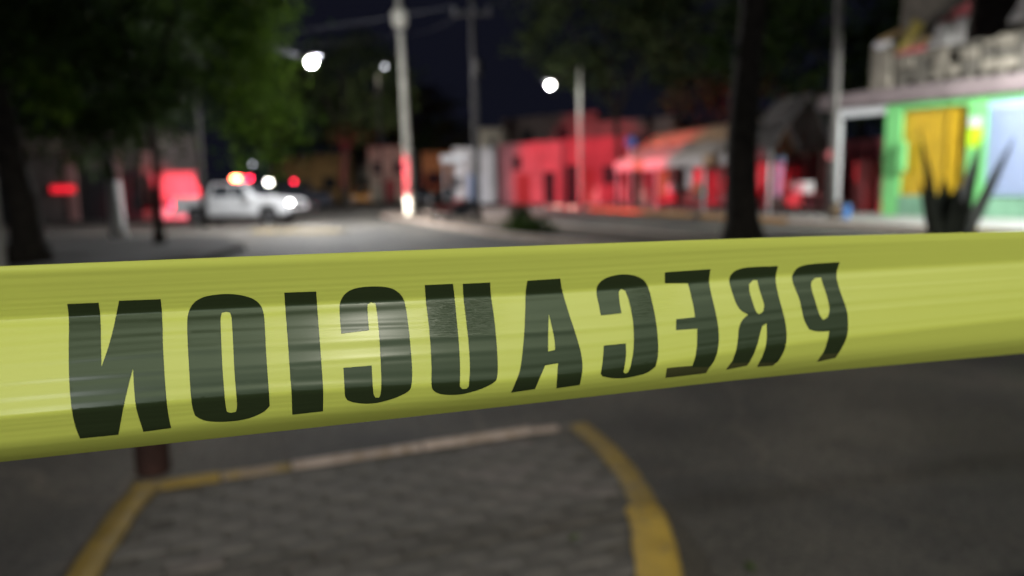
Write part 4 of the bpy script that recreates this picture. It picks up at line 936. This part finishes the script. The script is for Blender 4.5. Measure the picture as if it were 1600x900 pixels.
# ================================================================ MARKET STALLS
def stall(label, org, ln, roof, val, seed, ridge=2.4, zr=3.95, posts=5, D=3.6, low=None):
    t = thing('market_stall', label, 'market stall', (*org, .15), math.atan2(-.956, .292), 'market stalls on the pavement'); rng = random.Random(seed)
    E = 2.42
    def sag(a, b): return -.10 * math.sin(a * math.pi * posts) ** 2 * math.sin(b * math.pi)
    for m_, b0, b1 in ((low or roof, 0, .48), (roof, .47, 1)):
        F = lambda a, b: (ln * a + (b * 1.2 if a == 0 else 0), ridge * b, E + (zr - E) * b ** .9 + sag(a, b) + (.03 if b0 else 0))
        MB().sheet(lambda a, b: F(a, b0 + (b1 - b0) * b), 40, 4).build('roof_canvas', m_, t, smooth=True, solid=.02)
    MB().sheet(lambda a, b: (ln * a, ridge + (D + 1 - ridge) * b, zr - (zr - E) * b + sag(a, b)), 40, 5).build('roof_canvas', roof, t, smooth=True, solid=.02)
    MB().sheet(lambda a, b: (.0 + 1.2 * b * (1 if a < .6 else 1), ridge * a, E + (zr - E) * a ** .9 * b), 6, 4).build('end_canvas', roof, t, smooth=True, solid=.02)
    nv = int(ln / 1.1)
    for i in range(nv):
        x0, x1 = ln * i / nv + .01, ln * (i + 1) / nv - .01; dz = rng.uniform(-.04, .05)
        MB().sheet(lambda a, b: (x0 + (x1 - x0) * a, -.03 + .03 * math.sin(a * 7 + i), E + .03 - (.5 + dz) * b), 5, 3).build('valance', val[i % len(val)], t, smooth=True, solid=.015)
    for i in range(posts):
        x = .15 + (ln - .3) * i / (posts - 1)
        tube('post', 'white' if i % 2 == 0 else 'rust', t, [(x, .08, 0), (x, .08, E)], .05, 8)
        tube('post', 'rust', t, [(x, D + .6, 0), (x, D + .6, E)], .05, 8)
    return t
S1 = (5.75, 40.9); S2 = (9.1, 29.9)
stall('long market stall under an orange canvas roof with a red lit valance', S1, 11.2, 'canvasorange', ['canvaswhite', 'canvaswhite', 'canvasorange', 'canvaswhite', 'canvaswhite', 'canvaswhite'], 3, posts=6, low='canvastan')
stall('shorter market stall under a dark grey roof next to the grey pole', S2, 2.1, 'canvasgrey', ['canvasgrey'], 4, posts=3, zr=4.5, ridge=1.7, D=1.8)
def sp_(org, a, b, z=.15): return (org[0] + .292 * a + .956 * b, org[1] - .956 * a + .292 * b, z)
def table(label, loc, rz, ln, m):
    t = thing('market_table', label, 'table', loc, rz, 'market tables'); box('tabletop', m, t, (0, 0, .8), (ln, .8, .05))
    for x in (-1, 1):
        for y in (-1, 1): box('leg', 'rust', t, (x * (ln / 2 - .08), y * .34, .39), (.05, .05, .78))
    MB().sheet(lambda a, b: (-ln / 2 + ln * a, -.42 - .02 * math.sin(a * 20), .82 - .5 * b), 14, 3).build('cloth', m, t, smooth=True, solid=.01)
rzs = math.atan2(-.956, .292)
for i, (org, a, ln, m, lb) in enumerate([(S1, 3.1, 1.8, 'redwall', 'red cloth table near the left end of the long stall'), (S1, 5.6, 1.8, 'brownwall', 'dark cloth table in the middle of the long stall'), (S1, 8.7, 1.8, 'redcloth', 'red cloth table near the right end of the long stall'), (S2, .55, .9, 'brownwall', 'dark table at the left end of the grey stall'), (S2, 1.6, .9, 'redcloth', 'red cloth table in the grey stall beside the shop corner')]):
    table(lb, sp_(org, a, 1.9), rzs, ln, m)
for i, (org, a, b_, z, m, lb) in enumerate([(S1, 2.8, 1.9, .98, 'whitewall', 'white crate on the red cloth table at the left of the long stall'), (S1, 5.4, 1.9, .98, 'plank', 'wooden crate on the dark table in the long stall'), (S1, 8.5, 1.9, .98, 'redcloth', 'red crate on the table at the right of the long stall'), (S2, .5, 1.9, .98, 'redcloth', 'red crate on the dark table of the grey stall'), (S2, 1.6, 1.9, .98, 'whitewall', 'pale crate on the red cloth table of the grey stall'), (S1, 1.2, 2.2, .15, 'redwall', 'red crate on the ground at the left end of the long stall')]):
    crate(lb, sp_(org, a, b_, z), rzs, (.6, .45, .42), m)
def hung(label, org, a, b_, z0, z1, wd, m):
    p = sp_(org, a, b_, 0); o = MB().sheet(lambda u, v: (-wd / 2 + wd * u * (1 - .3 * v) + .15 * wd * v, .05 * math.sin(u * 8 + v * 3), z1 + (z0 - z1) * v), 8, 8).build('hanging_cloth', m, smooth=True, solid=.02)
    o.location = (p[0], p[1], .15); o.rotation_euler = (0, 0, rzs); tag(o, label, 'cloth', 'cloths hanging in the market')
hung('white cloth hanging in the middle of the long stall', S1, 6.9, .5, 1.0, 2.3, .9, 'whitewall')
hung('red cloth hanging at the right end of the long stall', S1, 9.6, .4, .9, 2.3, .7, 'redcloth')
hung('brown cloth hanging left of the white cloth in the long stall', S1, 4.4, .5, .6, 2.3, 1.2, 'plank')
hung('lilac grey cloth hanging in the grey stall by the shop corner', S2, 1.8, .6, .7, 2.2, .45, 'shutter')
hung('red cloth hanging at the left of the grey stall', S2, .7, .5, 1.0, 2.0, .8, 'redcloth')
# wall behind the stalls
t = thing('market_wall', 'long brown wall coloured as if red lit closing the market behind the stalls', 'wall', (*sp_(S1, -3, 6.6)[:2], .15), rzs)
box('wall', 'redwall', t, (9.5, 0, 1.5), (19, .25, 3.0)); box('coping', 'darkconcrete', t, (9.5, 0, 3.05), (19.1, .35, .1))  # red spill under the awnings put into the wall colour
for i in range(5): box('pilaster', 'redwall', t, (1.5 + i * 4, -.17, 1.5), (.35, .12, 2.98))

# ================================================================ HOUSES
def house(label, loc, rz, wd, dp, ht, m, ops, par=.3, trim=None):
    # local x along the facade (left to right seen from the street), -y towards the street
    t = thing('house', label, 'house', loc, rz, 'houses along the far side of the street')
    box('wall', m, t, (wd / 2, dp / 2, ht / 2), (wd, dp, ht))
    box('parapet', trim or m, t, (wd / 2, .12, ht + par / 2), (wd + .1, .34, par), bevel=.02)
    for kd, x, z0, w_, h_, mm in ops:
        if kd == 'door':
            d = box('door', mm, t, (x, -.03, z0 + h_ / 2), (w_, .08, h_)); box('frame', trim or m, d, (x, -.02, z0 + h_ + .06), (w_ + .24, .16, .12))
            box('handle', 'chrome', d, (x + w_ * .38, -.09, z0 + 1.0), (.04, .05, .14))
        elif kd == 'window':
            f = box('window', 'black', t, (x, -.02, z0 + h_ / 2), (w_, .07, h_)); box('sill', trim or m, f, (x, -.06, z0 - .05), (w_ + .2, .2, .1))
            for q in range(3): box('grille_bar', 'darkmetal', f, (x - w_ / 4 + q * w_ / 4, -.08, z0 + h_ / 2), (.03, .03, h_))
        else:
            box('pilaster', mm, t, (x, -.06, z0 + h_ / 2), (w_, .16, h_), bevel=.01)
    return t
# facade line from (6.4,49) away to (-2.6,57.6)
HD = Vector((6.6, -5.3)).normalized(); hz = math.atan2(HD.y, HD.x)
def hp(s): return (-.9 + HD.x * s, 55.0 + HD.y * s, .15)
house('red lit house with a small window and red door between pale pilasters', hp(0.1), hz, 5.6, 5, 4.0, 'pink', [('window', 1.7, 2.4, .8, 1.0, 'black'), ('door', 2.3, 0, 1.3, 2.1, 'reddoor'), ('pil', 1.2, 0, .35, 3.9, 'pink'), ('pil', 3.6, 0, .4, 3.9, 'pink'), ('door', 4.6, 0, .9, 2.2, 'black')], trim='pink')
house('long red walled house with dark gateway left of the lamp pole', hp(5.9), hz, 4.8, 5, 4.1, 'redwall', [('door', .75, 0, 1.1, 2.6, 'black'), ('door', 2.0, 0, 1.0, 2.3, 'reddoor'), ('window', 3.7, 1.3, 1.1, 1.2, 'black')], trim='redwall')
house('tall dark red house behind the left end of the market', (5.2, 52.0, .15), hz, 7, 5, 5.2, 'brownwall', [('window', 2, 3.2, 1.2, 1.2, 'black'), ('window', 4.5, 3.2, 1.2, 1.2, 'black')])
house('white corner house with striped lower wall next to the red houses', (-4.3, 57.2, .15), R(-12), 3.3, 5, 3.9, 'whitewall', [('pil', .45, 0, .4, 3.2, 'whitewall'), ('door', 1.15, 0, .8, 2.2, 'shutter'), ('door', 2.2, 0, .8, 2.2, 'paper'), ('pil', 2.9, 0, .3, 3.2, 'whitewall')])
house('tall narrow beige house rising behind the white corner house', (-2.35, 59.4, .15), R(-15), 2.0, 4, 5.5, 'beige', [('window', 1.0, 4.3, .5, .6, 'black')])
# brown dark storey over the red house
house('dark unlit upper house behind the red lit houses', (-.6, 60.8, .15), hz, 9, 5, 6.3, 'brownwall', [('window', 2.6, 4.6, 1.0, 1.0, 'black'), ('window', 6, 4.6, 1.0, 1.0, 'black')])
house('beige house at the end of the street left of the tall pale pole', (-14.0, 74, .0), 0, 4.2, 5, 5.2, 'beige', [('window', .9, 2.8, 1.0, 1.2, 'black'), ('window', 3, 2.8, 1.0, 1.2, 'black'), ('door', 2.1, 0, 1.0, 2.2, 'reddoor')])
house('ochre house at the end of the street between the two poles', (-8.6, 73, .0), R(-5), 4.6, 5, 4.5, 'ochre', [('window', 1.2, 1.6, 1.4, 1.3, 'black'), ('door', 3.2, 0, 1.1, 2.3, 'brownwall')])
house('grey brown house at the end of the street behind the work light', (-25.5, 80, .0), 0, 8.5, 5, 4.8, 'ochre', [('window', 1.5, 1.4, 1.2, 1.3, 'black'), ('door', 3.6, 0, 1.2, 2.4, 'brownwall'), ('window', 6.2, 1.4, 1.4, 1.3, 'black')])
house('low pale house at the end of the street behind the tree with the red trunk', (-17.0, 82, .0), R(3), 6.5, 5, 4.2, 'beige', [('window', 1.2, 1.4, 1.2, 1.2, 'black'), ('door', 3.2, 0, 1.2, 2.3, 'blue'), ('window', 5.2, 1.4, 1.2, 1.2, 'black')])
# white kiosk
t = thing('kiosk', 'small white kiosk with flat canopy left of the white corner house', 'kiosk', (-4.0, 54.0, .15), R(-10))
box('cabin', 'whitewall', t, (.45, 0, 1.4), (.75, 1.0, 2.8), bevel=.03); box('canopy', 'white', t, (.1, -.2, 3.25), (1.7, 1.6, .55), bevel=.06)
box('hatch', 'darkmetal', t, (.45, -.53, 1.6), (.5, .05, .7)); tube('post', 'white', t, [(-.55, -.7, 0), (-.55, -.7, 3.0)], .05, 8)

# left corner building behind the trees
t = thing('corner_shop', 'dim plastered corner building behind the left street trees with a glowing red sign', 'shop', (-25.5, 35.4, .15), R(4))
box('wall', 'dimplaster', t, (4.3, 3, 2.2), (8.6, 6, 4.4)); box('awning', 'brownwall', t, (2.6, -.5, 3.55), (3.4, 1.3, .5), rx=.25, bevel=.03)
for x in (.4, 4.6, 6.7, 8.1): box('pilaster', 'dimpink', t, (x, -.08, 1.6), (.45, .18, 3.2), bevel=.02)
for x, m_ in ((1.7, 'black'), (5.65, 'black'), (7.4, 'black')): box('door', m_, t, (x, -.03, 1.2), (1.3, .08, 2.4))
box('sign_box', 'sign_glow', t, (4.25, -.22, 1.5), (1.1, .1, .32), bevel=.03)
# white stall behind the pickup's bed
t = thing('food_stall', 'canvas food stall glowing red behind the pickup bed', 'food stall', (-17.2, 35.6, .15), R(20))
MB().sheet(lambda a, b: (.35 * (1 - b) + (2.1 - .2 * b) * a, -.1 - .6 * (1 - b) + .04 * math.sin(a * 9), .85 + 1.3 * b), 10, 6).build('canvas_side', 'pink', t, smooth=True, solid=.02)
MB().sheet(lambda a, b: (.1 + 2.0 * a, -.1 + 1.3 * b, 2.16 + .1 * math.sin(b * 3.1)), 8, 4).build('canvas_roof', 'pink', t, smooth=True, solid=.02)
for x in (.15, 2.05):
    for y in (-.05, 1.15): tube('post', 'metal', t, [(x, y, 0), (x, y, 2.15)], .03, 8)
box('counter', 'whitewall', t, (1.1, .2, .42), (1.8, .5, .84), bevel=.02)
